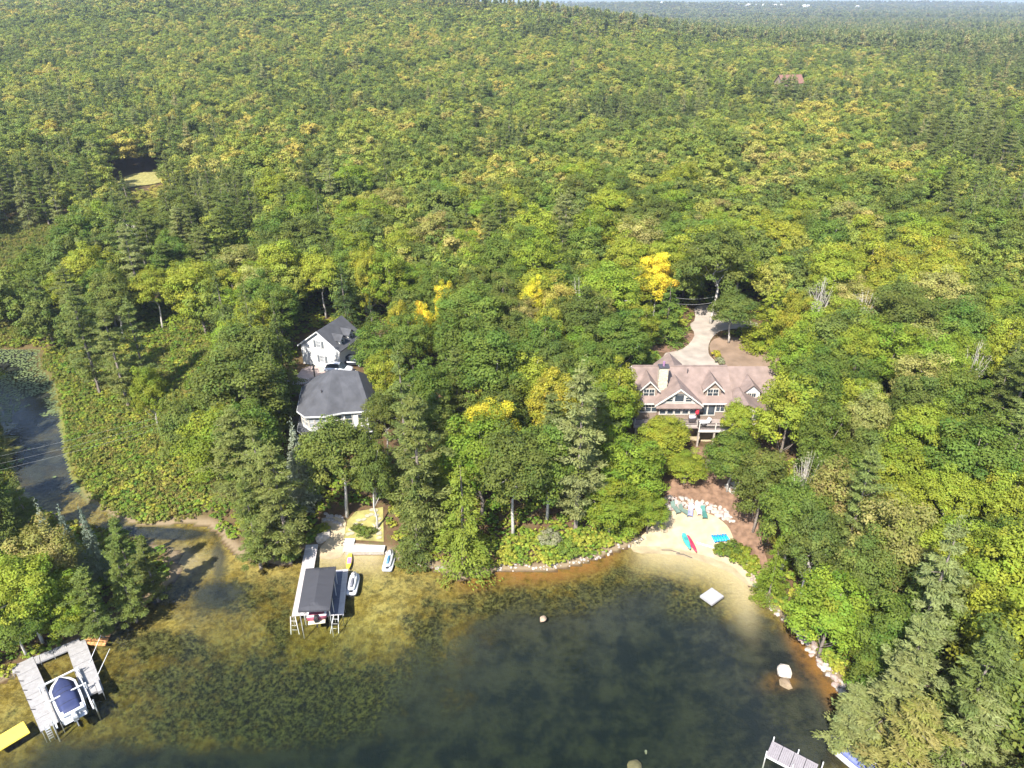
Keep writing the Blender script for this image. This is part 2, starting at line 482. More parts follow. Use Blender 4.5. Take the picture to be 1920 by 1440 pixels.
def ground_material():
    m, nt, out = _nt('forest floor')
    N, L = nt.nodes.new, nt.links.new
    tc = N('ShaderNodeTexCoord')
    def ramp(scale, cols, det=6):
        z = N('ShaderNodeTexNoise'); z.inputs['Scale'].default_value = scale; z.inputs['Detail'].default_value = det; z.inputs['Roughness'].default_value = .65
        L(tc.outputs['Object'], z.inputs['Vector'])
        r = N('ShaderNodeValToRGB'); L(z.outputs[0], r.inputs[0])
        e = r.color_ramp.elements
        while len(e) < len(cols): e.new(.5)
        for k, (p, c) in enumerate(cols): e[k].position = p; e[k].color = (*c, 1)
        return r.outputs[0], z.outputs[0]
    litter, h = ramp(1.1, [(0.3, (0.045, 0.03, 0.014)), (0.5, (0.09, 0.055, 0.03)), (0.7, (0.06, 0.07, 0.018))])
    marsh, _ = ramp(0.5, [(0.3, (0.085, 0.10, 0.02)), (0.5, (0.14, 0.14, 0.035)), (0.7, (0.10, 0.13, 0.025))])
    farf, _ = ramp(0.05, [(0.3, (0.05, 0.08, 0.022)), (0.5, (0.08, 0.11, 0.03)), (0.7, (0.12, 0.13, 0.035))], 10)
    def A(n):
        a = N('ShaderNodeAttribute'); a.attribute_name = n; return a.outputs['Fac']
    def mix(f, a, b):
        q = N('ShaderNodeMix'); q.data_type = 'RGBA'; L(f, q.inputs[0])
        L(a, q.inputs[6])
        if isinstance(b, tuple): q.inputs[7].default_value = (*b, 1)
        else: L(b, q.inputs[7])
        return q.outputs[2]
    c = mix(A('wet'), litter, marsh)
    c = mix(A('far'), c, farf)
    c = mix(A('bank'), c, (0.19, 0.145, 0.09))
    b = N('ShaderNodeBsdfPrincipled'); b.inputs['Roughness'].default_value = 0.95; b.inputs['Specular IOR Level'].default_value = 0.1
    L(c, b.inputs['Base Color'])
    bp = N('ShaderNodeBump'); bp.inputs['Strength'].default_value = .7; bp.inputs['Distance'].default_value = 0.15
    L(h, bp.inputs['Height']); L(bp.outputs[0], b.inputs['Normal'])
    L(b.outputs[0], out.inputs[0])
    return m
bankz = sst(1.6, 0.3, DSH) * (1 - INS) * (1 - sst(960, 900, W_))
gnd = link('ground', sub_mesh('ground', V, Fq[~under], dict(wet=flat(wetz), far=flat(sst(900, 1600, GY)), bank=flat(bankz))), ground_material())
tag(gnd, kind='structure')
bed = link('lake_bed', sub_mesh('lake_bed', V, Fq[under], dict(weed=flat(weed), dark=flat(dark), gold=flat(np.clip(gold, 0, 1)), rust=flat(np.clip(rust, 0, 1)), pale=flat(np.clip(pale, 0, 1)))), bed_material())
tag(bed, kind='structure')

# water: a closed body, clear surface with Fresnel reflection, absorbing with depth
m, nt, out = _nt('lake water')
N, L = nt.nodes.new, nt.links.new
tr = N('ShaderNodeBsdfTransparent'); gl = N('ShaderNodeBsdfGlossy'); gl.inputs['Roughness'].default_value = 0.06
fr = N('ShaderNodeFresnel'); fr.inputs[0].default_value = 1.33
tc = N('ShaderNodeTexCoord')
nz = N('ShaderNodeTexNoise'); nz.inputs['Scale'].default_value = 1.6; nz.inputs['Detail'].default_value = 4
L(tc.outputs['Object'], nz.inputs['Vector'])
nz2 = N('ShaderNodeTexNoise'); nz2.inputs['Scale'].default_value = 0.2; nz2.inputs['Detail'].default_value = 2
L(tc.outputs['Object'], nz2.inputs['Vector'])
ad = N('ShaderNodeMath'); ad.operation = 'MULTIPLY'; L(nz.outputs[0], ad.inputs[0]); L(nz2.outputs[0], ad.inputs[1])
bp = N('ShaderNodeBump'); bp.inputs['Strength'].default_value = 0.5; bp.inputs['Distance'].default_value = 0.2
L(ad.outputs[0], bp.inputs['Height']); L(bp.outputs[0], gl.inputs['Normal']); L(bp.outputs[0], fr.inputs['Normal'])
ms = N('ShaderNodeMixShader'); L(fr.outputs[0], ms.inputs[0]); L(tr.outputs[0], ms.inputs[1]); L(gl.outputs[0], ms.inputs[2])
L(ms.outputs[0], out.inputs[0])
va = N('ShaderNodeVolumeAbsorption'); va.inputs[0].default_value = (0.74, 0.81, 0.70, 1); va.inputs['Density'].default_value = 0.5
L(va.outputs[0], out.inputs['Volume'])
WATER = m
w = MB().box((0, 60, -4), (190, 236, 8)).build('water', WATER)
tag(w, kind='structure')

# ------------------------------------------------------------ sheets laid on the ground
def PTs(pts):
    return [PT(u, v)[:2] for u, v in pts]
def smooth_poly(pts, it=2):
    for _ in range(it):
        q = []
        for i in range(len(pts)):
            a, b = Vector(pts[i]), Vector(pts[(i + 1) % len(pts)])
            q += [a * .75 + b * .25, a * .25 + b * .75]
        pts = q
    return pts
def drape(name, poly, m, dz=0.05, step=0.6, kind='structure', smooth=1):
    poly = smooth_poly([Vector(p[:2]) for p in poly], smooth)
    xs = [p.x for p in poly]; ys = [p.y for p in poly]
    A = np.arange(min(xs), max(xs), step); B = np.arange(min(ys), max(ys), step)
    X, Y = np.meshgrid(A, B)
    ok = inside([tuple(p) for p in poly], X, Y) & (dist_poly([tuple(p) for p in poly], X, Y) > step * 0.4)
    pts = poly + [Vector((x, y)) for x, y in zip(X[ok], Y[ok])]
    n = len(poly)
    vs, es, fs, *_ = geometry.delaunay_2d_cdt(pts, [(i, (i + 1) % n) for i in range(n)], [], 1, 1e-5)
    xy = np.array([tuple(v) for v in vs])
    z = terrain(xy[:, 0], xy[:, 1]) + dz
    me = bpy.data.meshes.new(name)
    me.from_pydata([(x, y, k) for (x, y), k in zip(xy, z)], [], [tuple(f) for f in fs])
    me.update()
    o = link(name, me, m)
    return tag(o, kind=kind)

M = {}
M['sand'] = mat('beach sand', (0.33, 0.265, 0.17), 0.95, .22, .8, .3, 12, spec=.1)
M['mulch'] = mat('bark mulch', (0.155, 0.095, 0.062), 0.95, .35, 1.5, .8, 14, spec=.1)
M['drive'] = mat('pale gravel and concrete', (0.27, 0.23, 0.19), 0.9, .22, .5, .2, 20)
M['dirt'] = mat('raked dirt yard', (0.185, 0.130, 0.090), 0.95, .25, .4, .5, 10, spec=.1)
M['lawn'] = mat('mown grass', (0.10, 0.15, 0.03), 0.95, .3, 1.5, .6, 30, spec=.1)
M['drylawn'] = mat('thin dry lawn', (0.22, 0.20, 0.07), 0.95, .25, 1.2, .6, 30, spec=.1)
M['pinkpave'] = mat('pinkish concrete apron', (0.32, 0.25, 0.22), 0.9, .12, 1.0, .2, 20)
M['wall_white'] = mat('white concrete cap', (0.46, 0.45, 0.42), 0.7, .05, 1.0, .1)
z1 = lambda pts: [(1150 + a / 4.967, 540 + b / 4.966) for a, b in pts]
z2 = lambda pts: [(1150 + a / 4.8, 780 + b / 4.8) for a, b in pts]
z3 = lambda pts: [(500 + a / 5.142, 580 + b / 5.143) for a, b in pts]
z4 = lambda pts: [(500 + a / 5.143, 920 + b / 5.143) for a, b in pts]
z5 = lambda pts: [(a / 5.142, 1160 + b / 5.143) for a, b in pts]
DRIVE = z1([(440, 620), (620, 590), (720, 520), (765, 430), (700, 350), (770, 300), (745, 170), (915, 165), (960, 255), (1060, 300), (1340, 325), (1350, 375), (1010, 395), (935, 450), (890, 520), (880, 600), (905, 650), (990, 720), (1000, 820), (480, 820)])
YARD = z1([(885, 560), (915, 495), (1000, 462), (1180, 470), (1330, 480), (1480, 560), (1700, 650), (1720, 760), (1400, 900), (1010, 900), (960, 700)])
MULCHL = z1([(340, 430), (700, 420), (770, 440), (700, 560), (600, 600), (420, 610), (340, 560)])
BEACH = [(1180, 1028), (1196, 1014), (1216, 998), (1230, 975), (1245, 952), (1290, 958), (1335, 968), (1362, 985), (1376, 1006), (1390, 1035), (1412, 1066), (1424, 1094), (1408, 1106), (1378, 1078), (1338, 1060), (1285, 1046), (1235, 1040), (1190, 1040)]
SLOPE = [(1240, 950), (1248, 925), (1262, 900), (1280, 872), (1290, 840), (1345, 840), (1350, 868), (1392, 885), (1402, 930), (1420, 985), (1432, 1040), (1450, 1085), (1430, 1100), (1404, 1062), (1380, 1024), (1364, 986), (1335, 968), (1290, 956)]
RAMP = z4([(510, 290), (600, 260), (775, 275), (748, 470), (748, 645), (640, 665), (495, 650), (500, 560), (590, 500), (585, 400)])
PATIO = z4([(782, 300), (860, 220), (960, 190), (1125, 185), (1130, 500), (748, 490), (752, 420)])
APRON = z3([(280, 660), (360, 560), (560, 540), (700, 560), (880, 590), (900, 700), (700, 740), (300, 745)])
CLEAR = [(205, 362), (228, 335), (262, 325), (300, 323), (322, 335), (300, 345), (250, 352)]
TERR = z2([(320, 150), (560, 150), (900, 150), (940, 200), (900, 240), (640, 230), (330, 200)])
LAWNR = z1([(330, 600), (400, 600), (480, 690), (480, 800), (300, 800)])
drape('dirt_yard', PTs(YARD), M['dirt'], .05)
drape('driveway', PTs(DRIVE), M['drive'], .09)
drape('mulch_ground', PTs(MULCHL), M['mulch'], .05)
drape('lawn', PTs(LAWNR), M['lawn'], .06)
drape('mulch_slope', PTs(SLOPE), M['mulch'], .05)
drape('beach', PTs(BEACH), M['sand'], .035, .4)
drape('boat_ramp', PTs(RAMP), M['sand'], .05)
drape('lakeside_lawn', PTs(PATIO), M['drylawn'], .07, smooth=0)
drape('garage_apron', PTs(APRON), M['pinkpave'], .06)
drape('clearing', PTs(CLEAR), M['drylawn'], .3, 1.5)
drape('terrace', PTs(TERR), M['sand'], .06)

# haze: one closed box of thin air round everything
m, nt, out = _nt('haze')
pv = nt.nodes.new('ShaderNodeVolumePrincipled')
pv.inputs['Color'].default_value = (0.72, 0.82, 1.0, 1)
pv.inputs['Density'].default_value = 0.00013
pv.inputs['Anisotropy'].default_value = 0.2
nt.links.new(pv.outputs[0], out.inputs['Volume'])
hz = MB().box((0, 6850, 143), (28400, 14400, 310)).build('haze', m)
tag(hz, kind='stuff')

# ------------------------------------------------------------ trees
def cards(P0, Nn, size, asp=1.0, along=None, rg=rng):
    """one leaf-sized quad at each point, facing roughly along its normal"""
    n = len(P0)
    Nn = Nn / np.maximum(np.linalg.norm(Nn, axis=1, keepdims=True), 1e-6)
    r = rg.normal(size=(n, 3)) if along is None else along + rg.normal(size=(n, 3)) * .25
    t = r - (r * Nn).sum(1, keepdims=True) * Nn
    t /= np.maximum(np.linalg.norm(t, axis=1, keepdims=True), 1e-6)
    b = np.cross(Nn, t)
    s = (size * (0.7 + 0.6 * rg.random(n)))[:, None] / 2
    V4 = np.stack([P0 - t * s * 1.1, P0 - b * s * asp * .8 + t * s * .1, P0 + t * s * 1.1, P0 + b * s * asp * .8 + t * s * .1], 1)
    return V4
def leaf_mesh(name, V4, tint, hue, m):
    n = len(V4)
    me = np_mesh(name, V4.reshape(-1, 3), np.arange(n * 4).reshape(n, 4), False)
    at = me.attributes.new('tint', 'FLOAT_VECTOR', 'FACE')
    a = np.zeros((n, 3), np.float32); a[:, 0] = tint; a[:, 1] = hue; a[:, 2] = np.clip((np.sin(np.floor(np.arange(n) / 90.0) * 12.9898) * 43758.5) % 1.0 * 1.5 - .3, 0, 1)
    at.data.foreach_set('vector', a.ravel())
    me.materials.append(m)
    return me
LEAF = leaf_mat('leaves')
BARK = mat('bark', (0.17, 0.14, 0.115), .9, .3, 4, .6, 12)
PALEBARK = mat('pale grey bark', (0.38, 0.35, 0.31), .9, .25, 4, .6, 12)

def broad_crown(seed, h=14., r=4., cb=.32, ncl=95, nl=80, ls=.34, m=LEAF, lean=0.0):
    rg = np.random.default_rng(seed)
    zb = h * cb; rz = (h - zb) / 2; zc = zb + rz * .95
    n = ncl
    d = rg.normal(size=(n * 3, 3)); d /= np.linalg.norm(d, axis=1, keepdims=True)
    d = d[d[:, 2] > -0.65 + .5 * rg.random(len(d))][:n]; n = len(d)
    lob = 1 + .17 * np.sin(d[:, 0] * 4 + seed) * np.cos(d[:, 1] * 5 + seed * 2) + .1 * rg.normal(size=n)
    rad = np.where(rg.random(n) < .78, rg.uniform(.72, 1.0, n), rg.uniform(.3, .7, n)) * lob
    C = np.stack([d[:, 0] * r * rad, d[:, 1] * r * rad, zc + d[:, 2] * rz * rad], 1)
    C[:, 0] += lean * (C[:, 2] - zb) / h
    cr = rg.uniform(.17, .30, n) * r * .95
    Vs, ti, hu = [], [], []
    for i in range(n):
        k = int(nl * (cr[i] / (.235 * r)) ** 1.6)
        q = rg.normal(size=(k, 3)); q[:, 2] = q[:, 2] * .9 + .35; q /= np.linalg.norm(q, axis=1, keepdims=True)
        rr = cr[i] * rg.uniform(.55, 1.05, k)[:, None]
        p = C[i] + q * rr * np.array([1.15, 1.15, .75])
        nn = q * .75 + d[i] * .35 + rg.normal(size=(k, 3)) * .38 + np.array([0, -.0, .3])
        Vs.append(cards(p, nn, ls, .9, None, rg))
        ti.append(np.full(k, rg.normal(1, .13)) * rg.uniform(.85, 1.15, k)); hu.append(np.full(k, .5 + rg.normal(0, .012)))
    return leaf_mesh('crown', np.concatenate(Vs), np.concatenate(ti), np.concatenate(hu), m), C, cr

def trunk_mesh(h, r0, C=None, cb=.3, nb=7, seed=0, m=BARK, top=.9):
    rg = random.Random(seed)
    mb = MB()
    pts = [(0, 0, -.8)] + [(rg.uniform(-.15, .15) * i, rg.uniform(-.15, .15) * i, h * top * i / 6) for i in range(1, 7)]
    mb.tube(pts, [r0 * 1.25] + [r0 * (1 - .15 * i) for i in range(6)], 7)
    if C is not None:
        idx = list(range(len(C))); rg.shuffle(idx)
        for i in idx[:nb]:
            c = Vector(C[i]); z = h * (cb + .35 * rg.random())
            z = min(z, c.z - .5)
            a = Vector((0, 0, z)); mid = a.lerp(c, .5) + Vector((0, 0, -.3))
            mb.tube([a, mid, c], [r0 * .4, r0 * .28, r0 * .12], 5)
    me = mb.mesh('trunk'); me.materials.append(m)
    me.polygons.foreach_set('use_smooth', [True] * len(me.polygons))
    return me

def pine_crown(seed, h=20., r=4.2, cb=.14, step=1.1, nl=58, ls=.42, m=LEAF, up=.18):
    """white pine: separate tiers of plumes with gaps between them"""
    rg = np.random.default_rng(seed)
    Vs, ti, hu, Bs = [], [], [], []
    z = h * cb
    while z < h - .5:
        t = (z - h * cb) / (h * (1 - cb))
        Lm = r * (1 - t) ** .5 * min(1, .65 + t * 2.2)
        Lm *= rg.uniform(.62, 1.18); nb = int(rg.integers(5, 9)); a0 = rg.uniform(0, 6.28)
        for k in range(nb):
            a = a0 + k * 6.283 / nb + rg.normal(0, .22)
            Lb = Lm * rg.uniform(.45, 1.2) * (1 + .22 * math.cos(a - seed))
            if rg.random() < .09: continue
            dr = np.array([math.cos(a), math.sin(a), 0])
            tip = np.array([0, 0, z]) + dr * Lb + np.array([0, 0, Lb * up * rg.uniform(.4, 1.6)])
            Bs.append((z, tip))
            ncl = max(2, int(Lb / .75))
            for c in range(ncl):
                f = .35 + .68 * (c + rg.uniform(0, 1)) / ncl
                cp = np.array([0, 0, z]) * (1 - f) + tip * f + np.cross(dr, [0, 0, 1]) * rg.normal(0, .32 * Lb * .45) + np.array([0, 0, rg.normal(.12, .12)])
                kk = int(nl * rg.uniform(.7, 1.3)); cr = rg.uniform(.6, 1.0) * (.6 + .4 * Lm / r)
                q = rg.normal(size=(kk, 3)); q /= np.linalg.norm(q, axis=1, keepdims=True)
                p = cp + q * cr * rg.uniform(.3, 1, kk)[:, None] * np.array([1.15, 1.15, .42])
                al = dr * .7 + q * .5 + np.array([0, 0, .45])
                nn = np.array([0, 0, 1.]) + q * .45 + rg.normal(size=(kk, 3)) * .45
                Vs.append(cards(p, nn, ls, .42, al, rg))
                ti.append(np.full(kk, rg.normal(1, .10)) * rg.uniform(.85, 1.15, kk)); hu.append(np.full(kk, .5 + rg.normal(0, .006)))
        z += step * rg.uniform(.7, 1.7)
    q = rg.normal(size=(160, 3)) * np.array([.35, .35, .8]) + np.array([0, 0, h - .7])
    Vs.append(cards(q, rg.normal(size=(160, 3)) + np.array([0, 0, .6]), ls, .42, None, rg)); ti.append(np.ones(160)); hu.append(np.full(160, .5))
    return leaf_mesh('crown', np.concatenate(Vs), np.concatenate(ti), np.concatenate(hu), m), Bs
def pine_trunk(h, r0, Bs, m=BARK, seed=0):
    mb = MB()
    mb.tube([(0, 0, -.8), (0, 0, h * .35), (0.1, 0, h * .7), (0, 0, h * .98)], [r0 * 1.2, r0 * .85, r0 * .5, r0 * .12], 7)
    for i, (z, tip) in enumerate(Bs[::2]):
        mb.tube([(0, 0, z), tuple(tip)], [r0 * .22, r0 * .06], 4, False)
    me = mb.mesh('trunk'); me.materials.append(m)
    return me

def cone_crown(seed, h=14., r=3.6, cb=.06, n=7500, ls=.3, m=LEAF, tiers=13, pw=.75):
    """hemlock or spruce: dense drooping tiers"""
    rg = np.random.default_rng(seed)
    nb = tiers * 11
    Vs, ti, hu = [], [], []
    per = n // nb
    for i in range(nb):
        ti_ = (i // 11 + rg.uniform(-.3, .3)) / tiers
        t = min(max(ti_, 0), .98)
        a = rg.uniform(0, 6.283)
        Lb = r * (1 - t) ** pw * rg.uniform(.72, 1.12) + .15
        z = h * cb + t * h * (1 - cb)
        k = max(12, int(per * (.35 + 1.3 * (1 - t))))
        f = rg.uniform(.15, 1, k) ** .7
        w = rg.normal(0, .17, k) * Lb * (1.15 - f * .6)
        dr = np.array([math.cos(a), math.sin(a), 0]); sd = np.array([-math.sin(a), math.cos(a), 0])
        p = dr * (f * Lb)[:, None] + sd * w[:, None]
        p[:, 2] = z - (f ** 1.6) * Lb * .22 + rg.normal(0, .08, k) - np.abs(w) * .15
        nn = np.array([0, 0, 1.]) + dr * .35 + rg.normal(size=(k, 3)) * .45
        Vs.append(cards(p, nn, ls, .6, dr + np.zeros((k, 3)), rg))
        ti.append(np.full(k, rg.normal(1, .1)) * rg.uniform(.85, 1.15, k)); hu.append(np.full(k, .5 + rg.normal(0, .006)))
    q = rg.normal(size=(60, 3)) * np.array([.12, .12, .5]) + np.array([0, 0, h - .2])
    Vs.append(cards(q, rg.normal(size=(60, 3)), ls, .5, None, rg)); ti.append(np.ones(60)); hu.append(np.full(60, .5))
    return leaf_mesh('crown', np.concatenate(Vs), np.concatenate(ti), np.concatenate(hu), m)

# near kinds: crown mesh, trunk mesh, height, radius
KINDS = {'broad': [], 'pine': [], 'hemlock': [], 'spruce': [], 'shrub': [], 'bare': []}
for s in range(6):
    cb = [.12, .26, .15, .2, .1, .36][s]
    me, C, cr = broad_crown(100 + s, 14, 4, cb, 135, 135, .27)
    KINDS['broad'].append((me, trunk_mesh(14, .2, C, cb, 9, s, PALEBARK if s % 2 else BARK, .8), 14, 4.15))
for s in range(4):
    me, Bs = pine_crown(200 + s)
    KINDS['pine'].append((me, pine_trunk(20, .27, Bs), 20, 4.4))
for s in range(2):
    me = cone_crown(300 + s)
    KINDS['hemlock'].append((me, pine_trunk(14, .2, []), 14, 3.6))
me = cone_crown(310, 10, 2.1, .03, 7000, .26, LEAF, 15, .9)
KINDS['spruce'].append((me, pine_trunk(10, .15, []), 10, 2.1))
for s in range(2):
    me, C, cr = broad_crown(400 + s, 2.0, 1.5, .0, 34, 60, .2)
    KINDS['shrub'].append((me, trunk_mesh(2, .04, C, .05, 8, s, BARK, .6), 2.0, 1.5))
me, C, cr = broad_crown(410, 11, 2.6, .35, 60, 5, .25)
KINDS['bare'].append((me, trunk_mesh(11, .13, C, .25, 45, 3, PALEBARK, .95), 11, 2.6))

NAMES = {'broad': ('broadleaf_tree', 'tree'), 'pine': ('white_pine', 'pine tree'), 'hemlock': ('hemlock_tree', 'conifer'), 'spruce': ('spruce_tree', 'spruce tree'),
         'shrub': ('shrub', 'shrub'), 'bare': ('bare_tree', 'bare tree')}
COLS = dict(oak=(.100, .124, .028), green=(.100, .146, .026), bright=(.155, .210, .024), yg=(.205, .235, .028), yellow=(.56, .48, .04), gold=(.31, .29, .035), tan=(.24, .225, .075),
            pine=(.130, .156, .046), palepine=(.19, .212, .082), hem=(.102, .134, .034), hemyg=(.17, .20, .030), blue=(.21, .245, .19), dark=(.052, .082, .026), marsh=(.16, .18, .035), grey=(.21, .21, .13))
WORDS = dict(oak='dull green', green='mid green', bright='bright green', yg='yellow green', yellow='bright yellow', gold='golden', tan='tan tinged', pine='olive green', palepine='pale silvery green',
             hem='deep green', hemyg='light yellowish green', blue='silvery blue', dark='dark green', marsh='olive', grey='grey twigged')
TREES = []
def plant(kind, pos, h, r, col, label, group=None, var=None, jitter=True, flat=False):
    ks = KINDS[kind]
    cme, tme, h0, r0 = ks[(var if var is not None else random.randrange(99)) % len(ks)]
    nm, cat = NAMES[kind]
    o = thing(nm, label, cat, pos, random.uniform(0, 6.28), group)
    o.scale = (r / r0, r / r0, h / h0)
    c = COLS[col] if isinstance(col, str) else col
    if jitter:
        b = random.uniform(.85, 1.18)
        c = (c[0] * b * random.uniform(.93, 1.07), c[1] * b, c[2] * b)
    cr = bpy.data.objects.new('crown', cme); COL.objects.link(cr); cr.parent = o
    cr.color = (*c, {'yellow': .5, 'gold': .3, 'tan': .4}.get(col, .75))
    tk = bpy.data.objects.new('trunk', tme); COL.objects.link(tk); tk.parent = o
    if kind == 'shrub': tk.name = 'stems'
    TREES.append((pos[0], pos[1], r))
    return o
SIGN = []
def st(kind, u, vt, h, px, col, label, group=None, var=None, base=None):
    p = march(u, vt, h) if base is None else PT(*base)
    zc = proj(p.x, p.y, p.z + h * .6)[2]
    plant(kind, p, h, px * zc / F_PX, col, label, group, var)

# trees one can single out, by where their tops stand (u, v), height, half width
st('pine', 745, 655, 22, 58, 'pine', 'tall white pine right of the grey roofed lake house')
st('pine', 772, 745, 21, 72, 'pine', 'broad white pine with big plume branches just above the lakeside lawn')
st('hemlock', 862, 868, 15, 68, 'hemyg', 'wide yellow green conifer leaning over the water at the shore point')
st('hemlock', 772, 880, 13, 50, 'hem', 'bushy conifer at the right edge of the lakeside lawn')
st('broad', 822, 850, 10, 36, 'yg', 'small yellow topped tree behind the conifer on the shore point')
st('broad', 918, 748, 12, 50, 'yellow', 'bright yellow autumn tree between the two houses', var=2)
st('broad', 962, 815, 15, 68, 'oak', 'dull green oak with a tall bare pale trunk behind the shore shrubs', var=5)
st('broad', 1030, 800, 14, 62, 'green', 'deep green maple left of the pale pine', var=3)
st('pine', 1095, 690, 23, 66, 'palepine', 'tall pale grey green white pine left of the brown roofed house')
st('broad', 1190, 830, 10, 62, 'bright', 'bright green bushy tree left of the beach boulders', var=0)
st('broad', 1150, 905, 8, 52, 'bright', 'low bright green maple at the left edge of the beach', var=4)
st('broad', 1222, 925, 6.5, 32, 'bright', 'small round tree beside the left end of the boulder band', var=2)
st('broad', 1160, 685, 13, 42, 'yg', 'yellow green tree touching the left end of the brown roof', var=1)
st('broad', 800, 690, 12, 46, 'green', 'round green tree upslope of the broad plume pine')
st('broad', 812, 745, 10, 40, 'oak', 'dull oak between the broad plume pine and the bright yellow tree')
st('broad', 1110, 640, 12, 45, 'green', 'round green tree behind the tall pale pine')
st('broad', 1040, 700, 12, 46, 'gold', 'golden leaved tree left of the pale pine top')
st('broad', 1252, 790, 6.5, 46, 'yg', 'light yellow green tree in front of the left part of the deck', var=1)
st('broad', 1290, 850, 5, 38, 'yg', 'low yellow green tree below the deck on the mulch slope', var=3)
st('broad', 1388, 758, 8, 27, 'yg', 'yellow green tree in front of the screened porch', var=5)
st('broad', 1382, 815, 9, 48, 'green', 'deep green tree with its trunk on the mulch slope right of the terrace', var=1)
st('broad', 1494, 700, 14, 56, 'yg', 'round yellow green tree hiding the right wing of the brown roofed house', var=0)
st('hemlock', 1258, 535, 10.5, 46, 'green', 'dense dark layered tree left of the driveway')
st('broad', 1380, 553, 9, 42, 'oak', 'tree with a bare trunk on the dirt yard beside the drive', var=5)
st('hemlock', 1458, 530, 12, 50, 'yg', 'yellow topped layered tree right of the dirt yard')
st('hemlock', 1448, 588, 6.5, 34, 'bright', 'bright green low tree shading the right side of the dirt yard')
st('hemlock', 1506, 615, 7, 36, 'green', 'green layered tree at the far right corner of the dirt yard')
st('broad', 1236, 475, 13, 33, 'yellow', 'yellow crowned tree above the left side of the driveway opening')
st('broad', 1356, 430, 18, 60, 'oak', 'large oak with a pale trunk at the head of the driveway', var=5)
st('broad', 1170, 585, 12, 48, 'green', 'rounded green tree left of the mulch patch by the driveway')
st('broad', 1188, 625, 7, 32, 'green', 'round tree at the lawn corner left of the driveway')
st('broad', 684, 462, 15, 24, 'gold', 'orange yellow tree standing alone on the slope above the white garage')
st('broad', 832, 525, 12, 20, 'yellow', 'yellow tree upper left in the yellow patch behind the woods')
st('broad', 790, 572, 11, 26, 'yellow', 'yellow tree behind the woods right of the white garage')
st('broad', 745, 560, 11, 20, 'gold', 'small golden tree nearest the white garage')
st('broad', 1000, 522, 12, 22, 'yellow', 'small yellow tree above the middle of the woods')
st('broad', 1030, 575, 12, 30, 'gold', 'golden tree with tan edges left of the driveway woods')
st('broad', 1500, 540, 13, 30, 'gold', 'golden topped tree right of the dirt yard')
st('broad', 1535, 690, 13, 55, 'green', 'round green tree right of the hidden wing')
st('broad', 1770, 452, 14, 44, 'gold', 'broad golden tree high on the right')
st('broad', 1680, 460, 14, 40, 'gold', 'golden tree left of the broad golden tree high on the right')
st('broad', 1430, 400, 14, 40, 'yg', 'yellow green tree above the driveway')
st('broad', 1470, 415, 13, 44, 'gold', 'golden green spreading tree above and right of the driveway')
st('broad', 628, 795, 14, 66, 'oak', 'dark oak with forked trunks in front of the lake house', var=5)
st('broad', 690, 830, 13, 40, 'oak', 'slim dark oak between the forked oak and the plume pine', var=1)
st('pine', 505, 835, 17, 62, 'pine', 'large pine with heavy boughs left of the boat ramp')
st('pine', 470, 800, 17, 58, 'pine', 'second pine behind the heavy boughed pine left of the boat ramp')
st('pine', 455, 900, 13, 50, 'hem', 'low pine at the edge of the channel')
st('shrub', 535, 1028, 2.6, 22, 'green', 'round low bush on the shore beside the long white dock')
st('spruce', 547, 800, 12, 36, 'blue', 'silvery spruce in front of the corner of the lake house')
st('broad', 432, 668, 15, 82, 'oak', 'huge dark round oak left of the lake house', var=0)
st('broad', 350, 745, 12, 60, 'oak', 'dark round oak at the edge of the marsh', var=2)
st('broad', 268, 690, 12, 30, 'yg', 'slim yellow tree at the edge of the marsh')
st('hemlock', 510, 560, 17, 42, 'hem', 'tall dark conifer left of the white garage')
st('hemlock', 455, 530, 18, 42, 'hem', 'pointed conifer second left of the white garage')
st('hemlock', 400, 505, 18, 42, 'hem', 'pointed conifer third left of the white garage')
st('hemlock', 500, 640, 15, 38, 'hem', 'conifer directly left of the grey lake house roof')
st('hemlock', 638, 498, 13, 34, 'dark', 'dark conifer behind the white garage')
st('hemlock', 692, 556, 12, 22, 'dark', 'narrow dark conifer behind the garage dormers')
st('pine', 130, 545, 19, 46, 'pine', 'tall pine at the right bank of the creek')
st('pine', 190, 580, 18, 46, 'pine', 'pine with open boughs just right of the creek bank')
st('pine', 235, 565, 18, 44, 'pine', 'third pine in from the creek bank')
st('broad', 705, 598, 12, 46, 'green', 'round green tree right of the garage apron')
st('broad', 716, 738, 10, 36, 'oak', 'dull oak in front of the right end of the grey roof')
st('broad', 715, 660, 11, 38, 'yg', 'pale green tree over the right end of the grey roof')
# the wooded point at lower left
st('spruce', 70, 952, 11, 28, 'blue', 'leftmost of the silvery blue spruces on the point')
st('spruce', 112, 962, 10, 26, 'blue', 'middle silvery blue spruce on the point')
st('spruce', 150, 958, 10, 24, 'blue', 'rightmost of the silvery blue spruces on the point')
st('pine', 212, 975, 10, 44, 'hem', 'pine behind the tip of the wooded point')
st('pine', 262, 1012, 9, 42, 'pine', 'pine with dark gaps at the tip of the wooded point')
st('pine', 215, 1040, 10, 46, 'hem', 'pine shading the sandy shallows of the point')
st('pine', 150, 1070, 10, 50, 'hem', 'dark pine between the spruces and the grey dock')
st('broad', 60, 990, 11, 58, 'tan', 'tan tinged oak on the wooded point')
st('broad', 20, 1060, 11, 62, 'yg', 'yellowish oak at the left edge of the wooded point')
st('broad', 95, 1085, 8, 52, 'bright', 'bright green tree directly behind the grey dock')
st('broad', 15, 1150, 6.5, 50, 'green', 'low green tree beside the left end of the grey dock')
st('pine', 25, 905, 12, 44, 'pine', 'pine at the left edge above the spruces')
